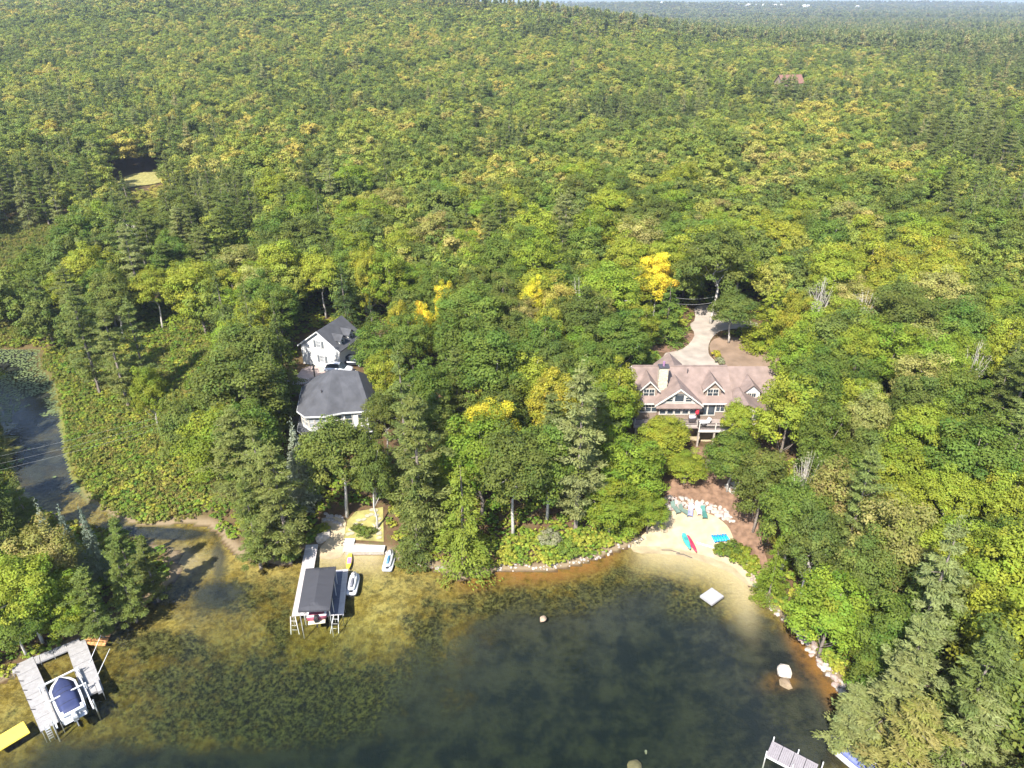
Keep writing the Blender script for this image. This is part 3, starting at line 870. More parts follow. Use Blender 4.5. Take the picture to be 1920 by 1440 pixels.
# right shore
st('hemlock', 1466, 1005, 9.5, 34, 'bright', 'small light green tree with a bare trunk right of the beach', var=0)
st('broad', 1575, 1085, 11, 68, 'bright', 'bright green maple over the right shore', var=0)
st('broad', 1500, 915, 13, 55, 'green', 'green tree above the shrub at the right end of the beach')
st('broad', 1440, 850, 12, 50, 'oak', 'oak right of the mulch slope')
st('broad', 1690, 925, 15, 74, 'tan', 'large tan and olive oak on the right slope', var=2)
st('broad', 1640, 1010, 13, 52, 'oak', 'dull oak below the large tan oak')
st('broad', 1540, 960, 13, 50, 'hem', 'dark green tree left of the large tan oak')
st('pine', 1800, 985, 20, 76, 'palepine', 'big pale pine below the right slope')
st('pine', 1640, 840, 19, 58, 'pine', 'pine rising beside the large tan oak')
st('pine', 1740, 1160, 15, 72, 'palepine', 'pale pine with fanned boughs above the lower right corner')
st('pine', 1700, 1235, 13, 92, 'palepine', 'silvery fanned pine spreading over the lower right shore')
st('pine', 1730, 1320, 12, 92, 'tan', 'brown tinged pine in the lower right corner')
st('pine', 1610, 1290, 9, 62, 'palepine', 'pine bough tree overhanging the covered boat')
st('pine', 1880, 1190, 17, 84, 'pine', 'dark pine at the right edge above the corner')
st('pine', 1860, 1310, 12, 84, 'palepine', 'pale pine at the very lower right')
st('broad', 1700, 1120, 12, 62, 'green', 'green tree behind the fanned pale pine')
st('broad', 1660, 1215, 8, 46, 'green', 'dark small maple beside the right shore', var=3)
# foot-of-slope and dead trees
for i, (u, v, lab) in enumerate([(1548, 520, 'bare grey tree right of the golden topped tree'), (1520, 850, 'bare pale tree on the right slope above the beach'), 
                                 (1625, 545, 'bare grey tree high in the right woods'), (1090, 520, 'bare grey tree left of the driveway woods'),
                                 (250, 405, 'grey leafless tree below the sandy clearing'), (1840, 640, 'bare grey tree at the far right slope')]):
    st('bare', u, v, 12, 26, 'grey', lab)

# ------------------------------------------------------------ what must stay in view, and the fill
KEEP = [  # (outline in the photograph, distance behind which trees do not matter)
    ([(1186, 690), (1240, 672), (1350, 676), (1420, 690), (1440, 712), (1410, 760), (1350, 800), (1200, 790)], 92),
    ([(1230, 640), (1290, 560), (1345, 560), (1420, 600), (1420, 625), (1470, 660), (1480, 690), (1350, 690), (1240, 680)], 110),
    ([(1250, 930), (1270, 880), (1290, 800), (1350, 800), (1385, 890), (1400, 960), (1420, 1060), (1400, 1090), (1180, 1030), (1235, 950)], 74),
    ([(560, 690), (650, 690), (680, 722), (650, 775), (620, 800), (572, 822), (552, 760)], 87),
    ([(555, 610), (602, 600), (640, 620), (652, 700), (560, 700)], 105),
    ([(575, 960), (720, 950), (722, 1040), (560, 1045)], 70),
    ([(210, 365), (225, 335), (262, 322), (310, 322), (300, 345)], 400),
    ([(275, 975), (420, 985), (440, 1030), (400, 1060), (300, 1040)], 75),
    ([(0, 655), (78, 655), (112, 770), (150, 900), (262, 980), (140, 980), (60, 900), (0, 800)], 140),
    ([(120, 770), (230, 770), (290, 850), (330, 960), (260, 975), (170, 930)], 95),
    ([(950, 1005), (1120, 1000), (1180, 985), (1180, 1030), (1060, 1060), (930, 1070)], 70),
    ([(575, 870), (700, 870), (700, 960), (575, 960)], 70),
]
KEEP = [(np.array(p, float), y) for p, y in KEEP]
NOPLANT = [PTs(q) for q in (DRIVE, YARD, MULCHL, SLOPE, BEACH, RAMP, PATIO, APRON, CLEAR)]
NOPLANT.append([(HR.x - 9, 84), (HR.x + 14, 84), (HR.x + 14, 103), (HR.x - 9, 103)])
NOPLANT.append([(-33, 83), (-12, 83), (-12, 100), (-33, 100)])
NOPLANT.append([(-39, 103), (-25, 103), (-22, 122), (-36, 122)])
def free(X, Y, r):
    ok = ~inside(SH, X, Y) & (dist_poly(SH, X, Y) > r * .45)
    for q in NOPLANT:
        ok &= ~inside(q, X, Y) & (dist_poly(q, X, Y) > r * .5)
    return ok
def visible_ok(X, Y, Z, H, r):
    bad = np.zeros(len(X), bool)
    for poly, yd in KEEP:
        for f, k in ((1.0, 0), (.75, -.75), (.75, .75), (.4, -.8), (.4, .8), (.5, 0), (.1, 0)):
            u, v, zc = proj(X + k * r, Y, Z + H * f)
            bad |= inside(poly, u, v) & (Y < yd)
    # crowns far out over the open lake
    for f, k in ((.45, -.6), (.45, .6)):
        X2 = X + k * r
        u, v, zc = proj(X2, Y, Z + H * f)
        g = ray_ground(u, v)
        bad |= inside(SH, g[0], g[1]) & (dist_poly(SH, g[0], g[1]) > 2.2) & (Y < 95) & (zc > 0)
    return ~bad
def ray_ground(u, v):
    x = (u - 960) / F_PX; y = -(v - 720) / F_PX
    dz = np.minimum(-math.sin(PITCH) + y * math.cos(PITCH), -1e-3)
    t = -CAMZ / dz
    return x * t, (math.cos(PITCH) + y * math.sin(PITCH)) * t

def jitter_grid(x0, x1, y0, y1, s, rg):
    xs = np.arange(x0, x1, s); ys = np.arange(y0, y1, s * .88)
    X, Y = np.meshgrid(xs, ys); X = X + (np.arange(len(ys)) % 2)[:, None] * s / 2
    X = X + rg.uniform(-.33, .33, X.shape) * s; Y = Y + rg.uniform(-.33, .33, Y.shape) * s
    return X.ravel(), Y.ravel()
rg = np.random.default_rng(3)
X, Y = jitter_grid(-330, 340, 22, 400, 5.9, rg)
Rr = 2.9 + 2.4 * rg.random(len(X)) ** 1.6; 
keep = free(X, Y, Rr)
u, v, zc = proj(X, Y, np.full(len(X), 8.0))
infr = (zc > 0) & (u > -260) & (u < 2180) & (v < 1750)
near_wet = gauss(X, Y, WETC.x, WETC.y + 5, 15, .3, 24) + gauss(X, Y, WET2.x - 8, WET2.y + 5, 20, 0, 30)
keep &= infr & (near_wet < .27)
ta = np.array(TREES)
dd = np.sqrt((X[:, None] - ta[None, :, 0]) ** 2 + (Y[:, None] - ta[None, :, 1]) ** 2)
keep &= (dd > ta[None, :, 2] * .56 + Rr[:, None] * .52).all(1)
X, Y, Rr = X[keep], Y[keep], Rr[keep]
Z = terrain(X, Y)
conf = vnoise(X + 40, Y, 38) * .6 + vnoise(X, Y + 70, 13) * .4 + .10 * gauss(X, Y, -60, 130, 50) + .12 * gauss(X, Y, -130, 190, 60) - .1 * gauss(X, Y, 10, 120, 40) - .12 * gauss(X, Y, 60, 150, 50) - .2 * sst(250, 420, Y) * sst(60, 0, X) + .08 * gauss(X, Y, 75, 70, 30)
conf += rg.normal(0, .07, len(X))
isc = conf > .60
H = np.where(isc, rg.uniform(12, 19, len(X)), rg.uniform(8.5, 12.5, len(X)) + (Rr - 2.9) * 1.6)
vo = visible_ok(X, Y, Z, H, Rr)
# where a tall tree would hide something, try a low one
H2 = rg.uniform(3.5, 6, len(X)); R2 = np.minimum(Rr, 2.4)
vo2 = visible_ok(X, Y, Z, H2, R2)
low = ~vo & vo2
H = np.where(low, H2, H); Rr = np.where(low, R2, Rr); isc &= ~low
ok = vo | vo2
X, Y, Z, Rr, H, isc, low = [a[ok] for a in (X, Y, Z, Rr, H, isc, low)]
u, v, zc = proj(X, Y, Z + H * .7)
onscreen = (u > -60) & (u < 1980) & (v > -20) & (v < 1500)
size = Rr / zc * np.where(onscreen, 1, .001)
order = np.argsort(-size)
chosen_b, chosen_c = [], []
nb0 = sum(1 for o in COL.objects if o.name.startswith('broadleaf_tree')); 
for i in order:
    if not onscreen[i]: break
    (chosen_c if isc[i] else chosen_b).append(i)
chosen_b = chosen_b[:300 - nb0 - 2]; chosen_c = chosen_c[:440]
LMK = [(600, 650, 'the white garage'), (620, 760, 'the grey roofed lake house'), (1290, 700, 'the brown roofed house'), (1310, 620, 'the driveway'), (1300, 990, 'the beach'), (60, 780, 'the creek'),
       (210, 830, 'the marsh'), (360, 1000, 'the channel'), (120, 1150, 'the grey dock'), (1550, 1200, 'the right shore'), (1650, 1400, 'the covered boat'), (1000, 1030, 'the shore shrubs'),
       (255, 340, 'the sandy clearing'), (920, 800, 'the bright yellow tree'), (1095, 750, 'the tall pale pine'), (690, 480, 'the orange yellow tree'), (1740, 470, 'the golden trees'),
       (1690, 980, 'the large tan oak'), (60, 560, 'the upper marsh'), (430, 720, 'the huge dark oak'), (1800, 1050, 'the big pale pine'), (1480, 148, 'the far brown roof')]
def where(u, v):
    best = min(LMK, key=lambda k: (k[0] - u) ** 2 + ((k[1] - v) * 1.2) ** 2)
    dx, dy = u - best[0], v - best[1]
    dst = math.hypot(dx, dy)
    if dst < 70: rel = 'close by'
    elif abs(dx) > abs(dy): rel = 'right of' if dx > 0 else 'left of'
    else: rel = 'uphill behind' if dy < 0 else 'below'
    return rel + ' ' + best[2]
def fillcol(x, y, isc, q):
    n = vnoise(np.array([x]), np.array([y + 500]), 30)[0]
    if isc:
        return ['pine', 'hem', 'pine', 'palepine', 'hem'][int(q * 4.99)] if n > .3 else 'pine'
    t = q * .65 + n * .35
    return 'oak' if t < .30 else 'green' if t < .50 else 'bright' if t < .62 else 'yg' if t < .76 else 'tan' if t < .82 else 'yg'
for i in chosen_b + chosen_c:
    c = fillcol(X[i], Y[i], isc[i], rg.random())
    if not isc[i] and X[i] > 40 and rg.random() < .3: c = 'yg' if rg.random() < .6 else 'tan'
    kd = 'broad' if not isc[i] else ('hemlock' if (vnoise(np.array([X[i]]), np.array([Y[i]]), 22)[0] + rg.normal(0, .15)) > .62 else 'pine')
    sz = 'small' if H[i] < 7 else 'tall' if H[i] > (17 if isc[i] else 14) else 'rounded' if kd == 'broad' else 'full'
    nm = {'broad': 'broadleaf tree', 'pine': 'pine', 'hemlock': 'conifer'}[kd]
    plant(kd, (X[i], Y[i], Z[i]), H[i], Rr[i] * (1.0 if kd != 'hemlock' else .85), c, f'{sz} {WORDS[c]} {nm} {where(u[i], v[i])}', 'trees of the surrounding woods')
done = np.zeros(len(X), bool); done[chosen_b] = True; done[chosen_c] = True
RX, RY, RZ, RR, RH, RC = X[~done], Y[~done], Z[~done], Rr[~done], H[~done], isc[~done]

# ---- the rest of the forest: instances on points, as one object
RAMP_B = [(0.0, (.085, .112, .026)), (.35, (.112, .145, .03)), (.55, (.142, .178, .03)), (.72, (.18, .208, .034)), (.86, (.215, .222, .042)), (.97, (.24, .22, .06)), (1.0, (.28, .25, .05))]
RAMP_C = [(0.0, (.080, .106, .034)), (.4, (.112, .140, .042)), (.7, (.15, .176, .055)), (.95, (.22, .20, .08))]
LEAF_FB = leaf_mat('far broad leaves', RAMP_B, .25)
LEAF_FC = leaf_mat('far needles', RAMP_C, .2)
protos = []
def proto(i, me):
    o = bpy.data.objects.new(f'forest_tree_{i}', me); return o
pc = bpy.data.collections.new('forest_sources')
def add_proto(me, k):
    o = bpy.data.objects.new('p%02d' % k, me); pc.objects.link(o)
k = 0
for s in range(5):
    me, C, cr = broad_crown(500 + s, 13, 4, .2, 85, 75, .42, LEAF_FB); add_proto(me, k); k += 1
for s in range(3):
    me, Bs = pine_crown(600 + s, 17, 3.6, .15, 1.3, 28, .6, LEAF_FC); add_proto(me, k); k += 1
for s in range(2):
    me = cone_crown(610 + s, 15, 3.3, .05, 2600, .55, LEAF_FC); add_proto(me, k); k += 1
for s in range(3):    # distant: 10
    me, C, cr = broad_crown(520 + s, 13, 4, .3, 50, 26, .85, LEAF_FB); add_proto(me, k); k += 1
me, Bs = pine_crown(630, 17, 3.6, .3, 2.4, 5, 1.6, LEAF_FC); add_proto(me, k); k += 1
me = cone_crown(640, 15, 3.2, .1, 700, 1.2, LEAF_FC, 9); add_proto(me, k); k += 1   # 13,14

for s in range(3):
    me, C, cr = broad_crown(550 + s, 13, 4, .12, 120, 110, .28, LEAF_FB); add_proto(me, k); k += 1
me, Bs = pine_crown(650, 17, 3.6, .15, 1.1, 50, .42, LEAF_FC); add_proto(me, k); k += 1   # 15..18

def points_object(name, X, Y, Z, idx, sc3, coll, sub=None):
    me = bpy.data.meshes.new(name)
    me.vertices.add(len(X)); me.vertices.foreach_set('co', np.stack([X, Y, Z], 1).astype(np.float32).ravel())
    a = me.attributes.new('pick', 'INT', 'POINT'); a.data.foreach_set('value', idx.astype(np.int32))
    a = me.attributes.new('size', 'FLOAT_VECTOR', 'POINT'); a.data.foreach_set('vector', sc3.astype(np.float32).ravel())
    a = me.attributes.new('turn', 'FLOAT', 'POINT'); a.data.foreach_set('value', rg.uniform(0, 6.28, len(X)).astype(np.float32))
    o = bpy.data.objects.new(name, me); COL.objects.link(o)
    g = bpy.data.node_groups.new(name, 'GeometryNodeTree')
    g.interface.new_socket('Geometry', in_out='INPUT', socket_type='NodeSocketGeometry')
    g.interface.new_socket('Geometry', in_out='OUTPUT', socket_type='NodeSocketGeometry')
    N, L = g.nodes.new, g.links.new
    gi, go = N('NodeGroupInput'), N('NodeGroupOutput')
    ip = N('GeometryNodeInstanceOnPoints')
    ci = N('GeometryNodeCollectionInfo'); ci.inputs[0].default_value = coll; ci.inputs['Separate Children'].default_value = True; ci.inputs['Reset Children'].default_value = True
    def A(n, t):
        q = N('GeometryNodeInputNamedAttribute'); q.data_type = t; q.inputs[0].default_value = n; return q.outputs[0]
    L(gi.outputs[0], ip.inputs['Points']); L(ci.outputs[0], ip.inputs['Instance'])
    ip.inputs['Pick Instance'].default_value = True
    L(A('pick', 'INT'), ip.inputs['Instance Index']); L(A('size', 'FLOAT_VECTOR'), ip.inputs['Scale'])
    cx = N('ShaderNodeCombineXYZ'); L(A('turn', 'FLOAT'), cx.inputs[2])
    L(cx.outputs[0], ip.inputs['Rotation'])
    L(ip.outputs[0], go.inputs[0])
    md = o.modifiers.new('scatter', 'NODES'); md.node_group = g
    return tag(o, kind='stuff')

sx, sy, sz_, si, ss = [list(a) for a in (RX, RY, RZ, np.where(RC, rg.integers(5, 10, len(RX)), rg.integers(0, 5, len(RX))), np.stack([RR / 3.9, RR / 3.9, RH / np.where(RC, 16, 13)], 1))]
si = [(18 if RC[i_] else 15 + int(q_) % 3) if RY[i_] < 120 else q_ for i_, q_ in enumerate(si)]
def far_ring(y0, y1, s, half, far, scale, exclude=None):
    X, Y = jitter_grid(-half, half, y0, y1, s, rg)
    U_, V_, zc = proj(X, Y, np.full(len(X), 20.))
    k = (U_ > -150) & (U_ < 2070)
    X, Y = X[k], Y[k]
    k = np.ones(len(X), bool)
    for q in (PTs(CLEAR),):
        k &= dist_poly(q, X, Y) > 5; k &= ~inside(q, X, Y)
    X, Y = X[k], Y[k]
    Z = terrain(X, Y)
    H = rg.uniform(10, 15, len(X)) * scale[1]
    k = visible_ok(X, Y, Z, H, np.full(len(X), 3.5)) if y0 < 420 else np.ones(len(X), bool)
    X, Y, Z, H = X[k], Y[k], Z[k], H[k]
    cf = vnoise(X + 40, Y, 90) * .5 + vnoise(X, Y + 70, 25) * .5 + .22 * sst(0, 350, X) - .14 * sst(100, -150, X) + rg.normal(0, .08, len(X)) > .66
    if far: idx = np.where(cf, np.where(rg.random(len(X)) < .85, 13, 14), rg.integers(10, 13, len(X)))
    else: idx = np.where(cf, np.minimum(rg.integers(5, 11, len(X)), 8 + rg.integers(0, 2, len(X))), rg.integers(0, 5, len(X)))
    r = (.72 + .62 * rg.random(len(X)) ** 1.5) * scale[0]
    sx.extend(X); sy.extend(Y); sz_.extend(Z - .5); si.extend(idx); ss.extend(np.stack([r, r, H / np.where(cf, 14, 13) * np.where(cf, 1.15, 1)], 1))
far_ring(400, 620, 6.8, 480, False, (1.22, 1.1))
far_ring(620, 1150, 7.6, 880, True, (1.35, 1.1))
far_ring(1150, 2000, 9.5, 1500, True, (1.6, 1.1))
far_ring(2000, 4500, 20, 3300, True, (3.6, 1.4))
points_object('forest', np.array(sx), np.array(sy), np.array(sz_), np.array(si), np.array(ss), pc)

# low shrubs of the marsh and the forest floor
SHR = leaf_mat('shrub leaves', [(0.0, (.10, .13, .028)), (.4, (.135, .155, .03)), (.7, (.165, .165, .036)), (.95, (.20, .175, .045))], .25)
SHG = leaf_mat('shore shrub leaves', [(0.0, (.10, .16, .025)), (.5, (.17, .23, .03)), (.9, (.26, .27, .04))], .3)
sc2 = bpy.data.collections.new('shrub_sources')
for s in range(3):
    me, C, cr = broad_crown(700 + s, .8, .75, 0, 12, 26, .15, SHR); sc2.objects.link(bpy.data.objects.new('s%d' % s, me))
sc3_ = bpy.data.collections.new('shore_shrub_sources')
for s in range(3):
    me, C, cr = broad_crown(710 + s, 1.2, .9, 0, 14, 24, .22, SHG); sc3_.objects.link(bpy.data.objects.new('s%d' % s, me))
X, Y = jitter_grid(-140, -25, 60, 240, .8, rg)
w = gauss(X, Y, WETC.x, WETC.y + 5, 17, .3, 26) + gauss(X, Y, WET2.x - 8, WET2.y + 5, 22, 0, 34)
k = (w > .12) & ~inside(SH, X, Y) & free(X, Y, 1.0)
X, Y = X[k], Y[k]
s = .5 + .9 * rg.random(len(X)) ** 1.5
points_object('marsh_shrubs', X, Y, terrain(X, Y) - .1, rg.integers(0, 3, len(X)), np.stack([s, s, s * rg.uniform(.7, 1.3, len(X))], 1), sc2)
SHORESH = PTs([(925, 1062), (940, 1010), (985, 1000), (1060, 1010), (1120, 1000), (1180, 985), (1205, 990), (1190, 1008), (1160, 1020), (1110, 1042), (1060, 1054), (1000, 1063), (960, 1063)])
RSH = PTs([(1352, 1032), (1385, 1030), (1420, 1070), (1450, 1110), (1480, 1150), (1520, 1180), (1560, 1225), (1600, 1280), (1650, 1350), (1640, 1370), (1600, 1322), (1560, 1262), (1520, 1208), (1480, 1166), (1440, 1122), (1400, 1068)])
X, Y = jitter_grid(-60, 80, 30, 90, .85, rg)
k = (inside(SHORESH, X, Y) | inside(RSH, X, Y)) & ~inside(SH, X, Y) & (dist_poly(SH, X, Y) > .7)
X, Y = X[k], Y[k]
s = rg.uniform(.6, 1.25, len(X))
points_object('shore_shrubs', X, Y, terrain(X, Y) - .1, rg.integers(0, 3, len(X)), np.stack([s, s, s * rg.uniform(.6, 1.1, len(X))], 1), sc3_)
X, Y = jitter_grid(-100, 120, 40, 170, 1.5, rg)
k = free(X, Y, 1.6) & ~inside(SHORESH, X, Y)
X, Y = X[k], Y[k]
s = rg.uniform(.5, 1.2, len(X))
points_object('undergrowth', X, Y, terrain(X, Y) - .1, rg.integers(0, 3, len(X)), np.stack([s, s, s * .8], 1), sc3_)
# lily pads on the creek
LP = mat('lily pads', (.11, .14, .05), .5, .3, 2)
mb = MB()
X, Y = jitter_grid(-140, -40, 60, 200, .55, rg)
k = inside(SH, X, Y) & (Y > 82) & (X < -38) & (vnoise(X, Y, 5) * .6 + vnoise(X, Y + 9, 1.7) * .4 - .35 * sst(112, 96, Y) > .54 - .22 * sst(5, .8, dist_poly(SH, X, Y)))
for x, y in zip(X[k], Y[k]):
    r = random.uniform(.12, .3); a0 = random.uniform(0, 6)
    vs = [(x + r * math.cos(a0 + i * 5.6 / 6), y + r * math.sin(a0 + i * 5.6 / 6), .015 + random.uniform(0, .02)) for i in range(7)]
    mb.add(vs, [tuple(range(7))])
tag(mb.build('lily_pads', LP), kind='stuff')

# ------------------------------------------------------------ brown-roofed house
M['shingle_wall'] = mat('brown shingle siding', (0.20, 0.15, 0.115), .85, .2, 6, .3, 30, stripes=(2, .18))
M['roof_brown'] = mat('brown asphalt shingles', (0.170, 0.124, 0.105), .9, .22, .9, .3, 40, stripes=(2, .12))
M['trim'] = mat('cream trim paint', (0.46, 0.43, 0.38), .6, .04, 2)
M['glass'] = mat('dark window glass', (0.03, 0.04, 0.05), .08, .2, .5, spec=.8)
M['stone'] = mat('cream chimney stone', (0.42, 0.36, 0.27), .9, .25, 5, .6, 8)
M['darkmetal'] = mat('dark metal', (0.05, 0.045, 0.05), .5)
M['deck'] = mat('weathered deck boards', (0.24, 0.195, 0.17), .85, .12, 3, stripes=(0, .14))
M['rail'] = mat('dark balusters', (0.06, 0.05, 0.045), .6)
M['red'] = mat('red canvas', (0.50, 0.03, 0.05), .8)
M['white'] = mat('white paint', (0.50, 0.50, 0.49), .6, .04, 2)
M['found'] = mat('foundation stone', (0.30, 0.26, 0.22), .9, .2, 4, .5, 8)

def window(parent, x, y, z, w, h, cols=2, mull=2, face='-y', tm=None, gm=None, split=True):
    """frame standing proud of a wall whose outside is at y; x is the centre, z the sill"""
    tm = tm or M['trim']; gm = gm or M['glass']
    f = MB()
    t = .09
    if face == '-y':
        B = lambda cx, cz, sx, sz, dy=.04, th=.08: f.box((x + cx, y - dy, z + cz), (sx, th, sz))
    else:
        B = lambda cx, cz, sx, sz, dy=.04, th=.08: f.box((y + dy, x + cx, z + cz), (th, sx, sz))
    B(0, -t / 2, w + 2 * t, t, .05, .12); B(0, h + t / 2, w + 2 * t, t)
    B(-w / 2 - t / 2, h / 2, t, h - .002); B(w / 2 + t / 2, h / 2, t, h - .002)
    for k in range(1, cols):
        B(-w / 2 + w * k / cols, h / 2, .09, h - .002)
    if split:
        for k in range(cols):
            B(-w / 2 + w * (k + .5) / cols, h * .52, w / cols - .1, .05, .03, .05)
    if mull:
        for k in range(cols * mull):
            if k % mull: B(-w / 2 + w * k / (cols * mull), h * .76, .03, h * .44, .03, .04)
    fo = f.build('window', tm, parent)
    g = MB()
    if face == '-y': g.box((x, y - .012, z + h / 2), (w, .02, h))
    else: g.box((y + .012, x, z + h / 2), (.02, w, h))
    g.build('pane', gm, fo)
    return fo

def gable_dormer(parent, cx, yf, w, zs, zeave, zpeak, yback, roofm, wallm, ncols=2):
    """front wall at yf, walls back to the main roof"""
    zp = zeave + (zpeak - zeave) * (w / (w + .5))
    mb = MB()
    pr = [(cx - w / 2, zs), (cx + w / 2, zs), (cx + w / 2, zeave), (cx, zp), (cx - w / 2, zeave)]
    n = 5
    vs = [(x, yf, z) for x, z in pr] + [(x, yback, z) for x, z in pr]
    mb.add(vs, [tuple(range(n)), tuple(range(n, 2 * n))[::-1]] + [((i + 1) % n, i, i + n, (i + 1) % n + n) for i in range(n)])
    d = mb.build('dormer', wallm, parent)
    r = MB(); o = .32
    hw = w / 2 + o
    ze = zeave - (zpeak - zeave) * (o / (w / 2)) * .85
    for s in (-1, 1):
        r.roofslab([(cx, yf - .35, zpeak + .06), (cx + s * hw, yf - .35, ze + .06), (cx + s * hw, yback, ze + .06), (cx, yback + .8, zpeak + .06)][::s], .1)
    r.build('roof', roofm, d)
    t = MB()
    for s in (-1, 1):
        t.roofslab([(cx, yf - .42, zpeak + .08), (cx + s * (hw + .05), yf - .42, ze + .06), (cx + s * (hw + .05), yf - .352, ze + .06), (cx, yf - .352, zpeak + .08)][::s], .24)
    t.build('rake_trim', M['trim'], d)
    return d

hr = thing('shingled_house', 'brown roofed shingle sided house with stone chimney and dormers above the beach', 'house', HR)
# local frame: x right, y away, z up; main floor level 0, front wall at y = 0
XL, XR, DEP, EZ, RZ = -7.2, 5.9, 9.0, 2.45, 5.65
w = MB()
prf = [(0, -3.0), (DEP, -3.0), (DEP, EZ), (DEP / 2, RZ - .15), (0, EZ)]
vs = [(XL, y, z) for y, z in prf] + [(XR, y, z) for y, z in prf]
w.add(vs, [tuple(range(5))[::-1], tuple(range(5, 10))] + [(i, (i + 1) % 5, (i + 1) % 5 + 5, i + 5) for i in range(5)])
w.build('wall', M['shingle_wall'], hr)
r = MB(); oy, ox = .5, .45
sl = (RZ - EZ) / (DEP / 2)
for a, b in (((-oy), DEP / 2), (DEP + oy, DEP / 2)):
    za = EZ - sl * oy + .12
    q = [(XL - ox, a, za), (XR + ox, a, za), (XR + ox, b, RZ + .12), (XL - ox, b, RZ + .12)]
    r.roofslab(q if a < b else q[::-1], .16)
rf = r.build('roof', M['roof_brown'], hr)
MB().box((0 - .65, -oy - .03, EZ - sl * oy + .02), (XR - XL + 2 * ox, .06, .22)).build('fascia', M['trim'], hr)
for s, x in ((-1, XL - ox - .03),):
    t = MB()
    for a in (-oy, DEP + oy):
        z0 = EZ - sl * oy + .14
        q = [(x - .03, a, z0), (x + .03, a, z0), (x + .03, DEP / 2, RZ + .14), (x - .03, DEP / 2, RZ + .14)]
        t.roofslab(q if a < 1 else q[::-1], .24)
    t.build('rake_trim', M['trim'], hr)
MB().box((-.65, DEP / 2, RZ + .12), (XR - XL + .8, .3, .07)).build('ridge_cap', M['roof_brown'], rf)
# chimney
ch = MB().box((-3.6, 1.75, 4.8), (1.25, 1.0, 4.3)).build('chimney', M['stone'], hr)
MB().box((-3.6, 1.75, 7.02), (1.5, 1.25, .14)).build('chimney_cap', M['darkmetal'], ch)
MB().tube([(-3.6, 1.75, 7.09), (-3.6, 1.75, 7.75)], .17, 10).build('flue', mat('purple clay flue', (.22, .12, .2), .7), ch)
for i in range(26):
    bx, bz = -4.2 + (i % 5) * .26 + random.uniform(-.04, .04), 3.3 + (i // 5) * .62 + random.uniform(-.1, .1)
    MB().box((bx + .05, 1.235, bz), (.2 + random.random() * .1, .05, .34), 0).build('stone', M['stone'], ch)
MB().tube([(-.75 + 4.2 - 3.1, DEP / 2 - 1.0, 4.9), (.35, DEP / 2 - 1.0, 5.75)], .07, 8).build('vent_pipe', M['darkmetal'], rf)
# dormers
for cx in (-5.6, 3.55):
    d = gable_dormer(hr, cx, .55, 2.3, 2.3, 4.1, 5.35, 4.3, M['roof_brown'], M['shingle_wall'])
    window(d, cx, .55, 2.75, 1.5, 1.2, 2, 2)
# projecting centre bay with its gable
bw = MB().box((-1.55, -.45, -.3), (5.6, .9, 5.0))
bw.build('bay_wall', M['shingle_wall'], hr)
gz, gp = 2.35, 4.95
g = MB(); cx = -1.55; hw = 3.25
g.add([(cx - hw + .3, -.95, gz + .05), (cx + hw - .3, -.95, gz + .05), (cx, -.95, gp - .2), (cx - hw + .3, 3.6, gz + .05), (cx + hw - .3, 3.6, gz + .05), (cx, 3.6, gp - .2)], [(0, 1, 2), (5, 4, 3), (0, 3, 4, 1), (1, 4, 5, 2), (2, 5, 3, 0)])
gb = g.build('front_gable', M['trim'], hr)
r = MB()
for s in (-1, 1):
    r.roofslab([(cx, -1.35, gp), (cx + s * (hw + .15), -1.35, gz), (cx + s * (hw + .15), 1.5, gz), (cx, 4.4, gp)][::s], .12)
r.build('roof', M['roof_brown'], gb)
t = MB()
for s in (-1, 1):
    t.roofslab([(cx, -1.42, gp + .04), (cx + s * (hw + .2), -1.42, gz - .0), (cx + s * (hw + .2), -1.352, gz - .0), (cx, -1.352, gp + .04)][::s], .26)
t.build('rake_trim', M['trim'], gb)
MB().roofslab([(cx - hw, -1.55, gz - .32), (cx + hw, -1.55, gz - .32), (cx + hw, -.92, gz + .12), (cx - hw, -.92, gz + .12)], .14).build('skirt_roof', M['roof_brown'], hr)
window(gb, cx, -.96, gz + .45, 1.25, 1.05, 1, 0, split=False)
for s in (-1, 1):
    window(gb, cx + s * 1.35, -.96, gz + .42, .85, .7, 1, 2)
br = MB()
br.tube([(cx - .75, -1.3, gp - .68), (cx + .75, -1.3, gp - .68)], .06, 4)
br.tube([(cx, -1.3, gp - .1), (cx, -1.3, gp - .68)], .06, 4)
br.tube([(cx - .38, -1.3, gp - .38), (cx, -1.3, gp - .68), (cx + .38, -1.3, gp - .38)], .05, 4)
br.build('gable_bracket', M['shingle_wall'], gb)
# bay and ground floor windows
for k in range(5):
    window(hr, cx - 2.15 + k * 1.075, -.9, .75, .82, 1.2, 1, 2)
window(hr, -5.6, 0, .6, 2.6, 1.35, 3, 2)
for x, wd, nm in ((2.35, .95, 0), (3.5, .95, 1), (4.75, 1.15, 2)):
    window(hr, x, 0, .08 if nm < 2 else .65, wd, 2.0 if nm < 2 else 1.4, 1 if nm < 2 else 2, 2 if nm == 2 else 0, split=nm == 2)
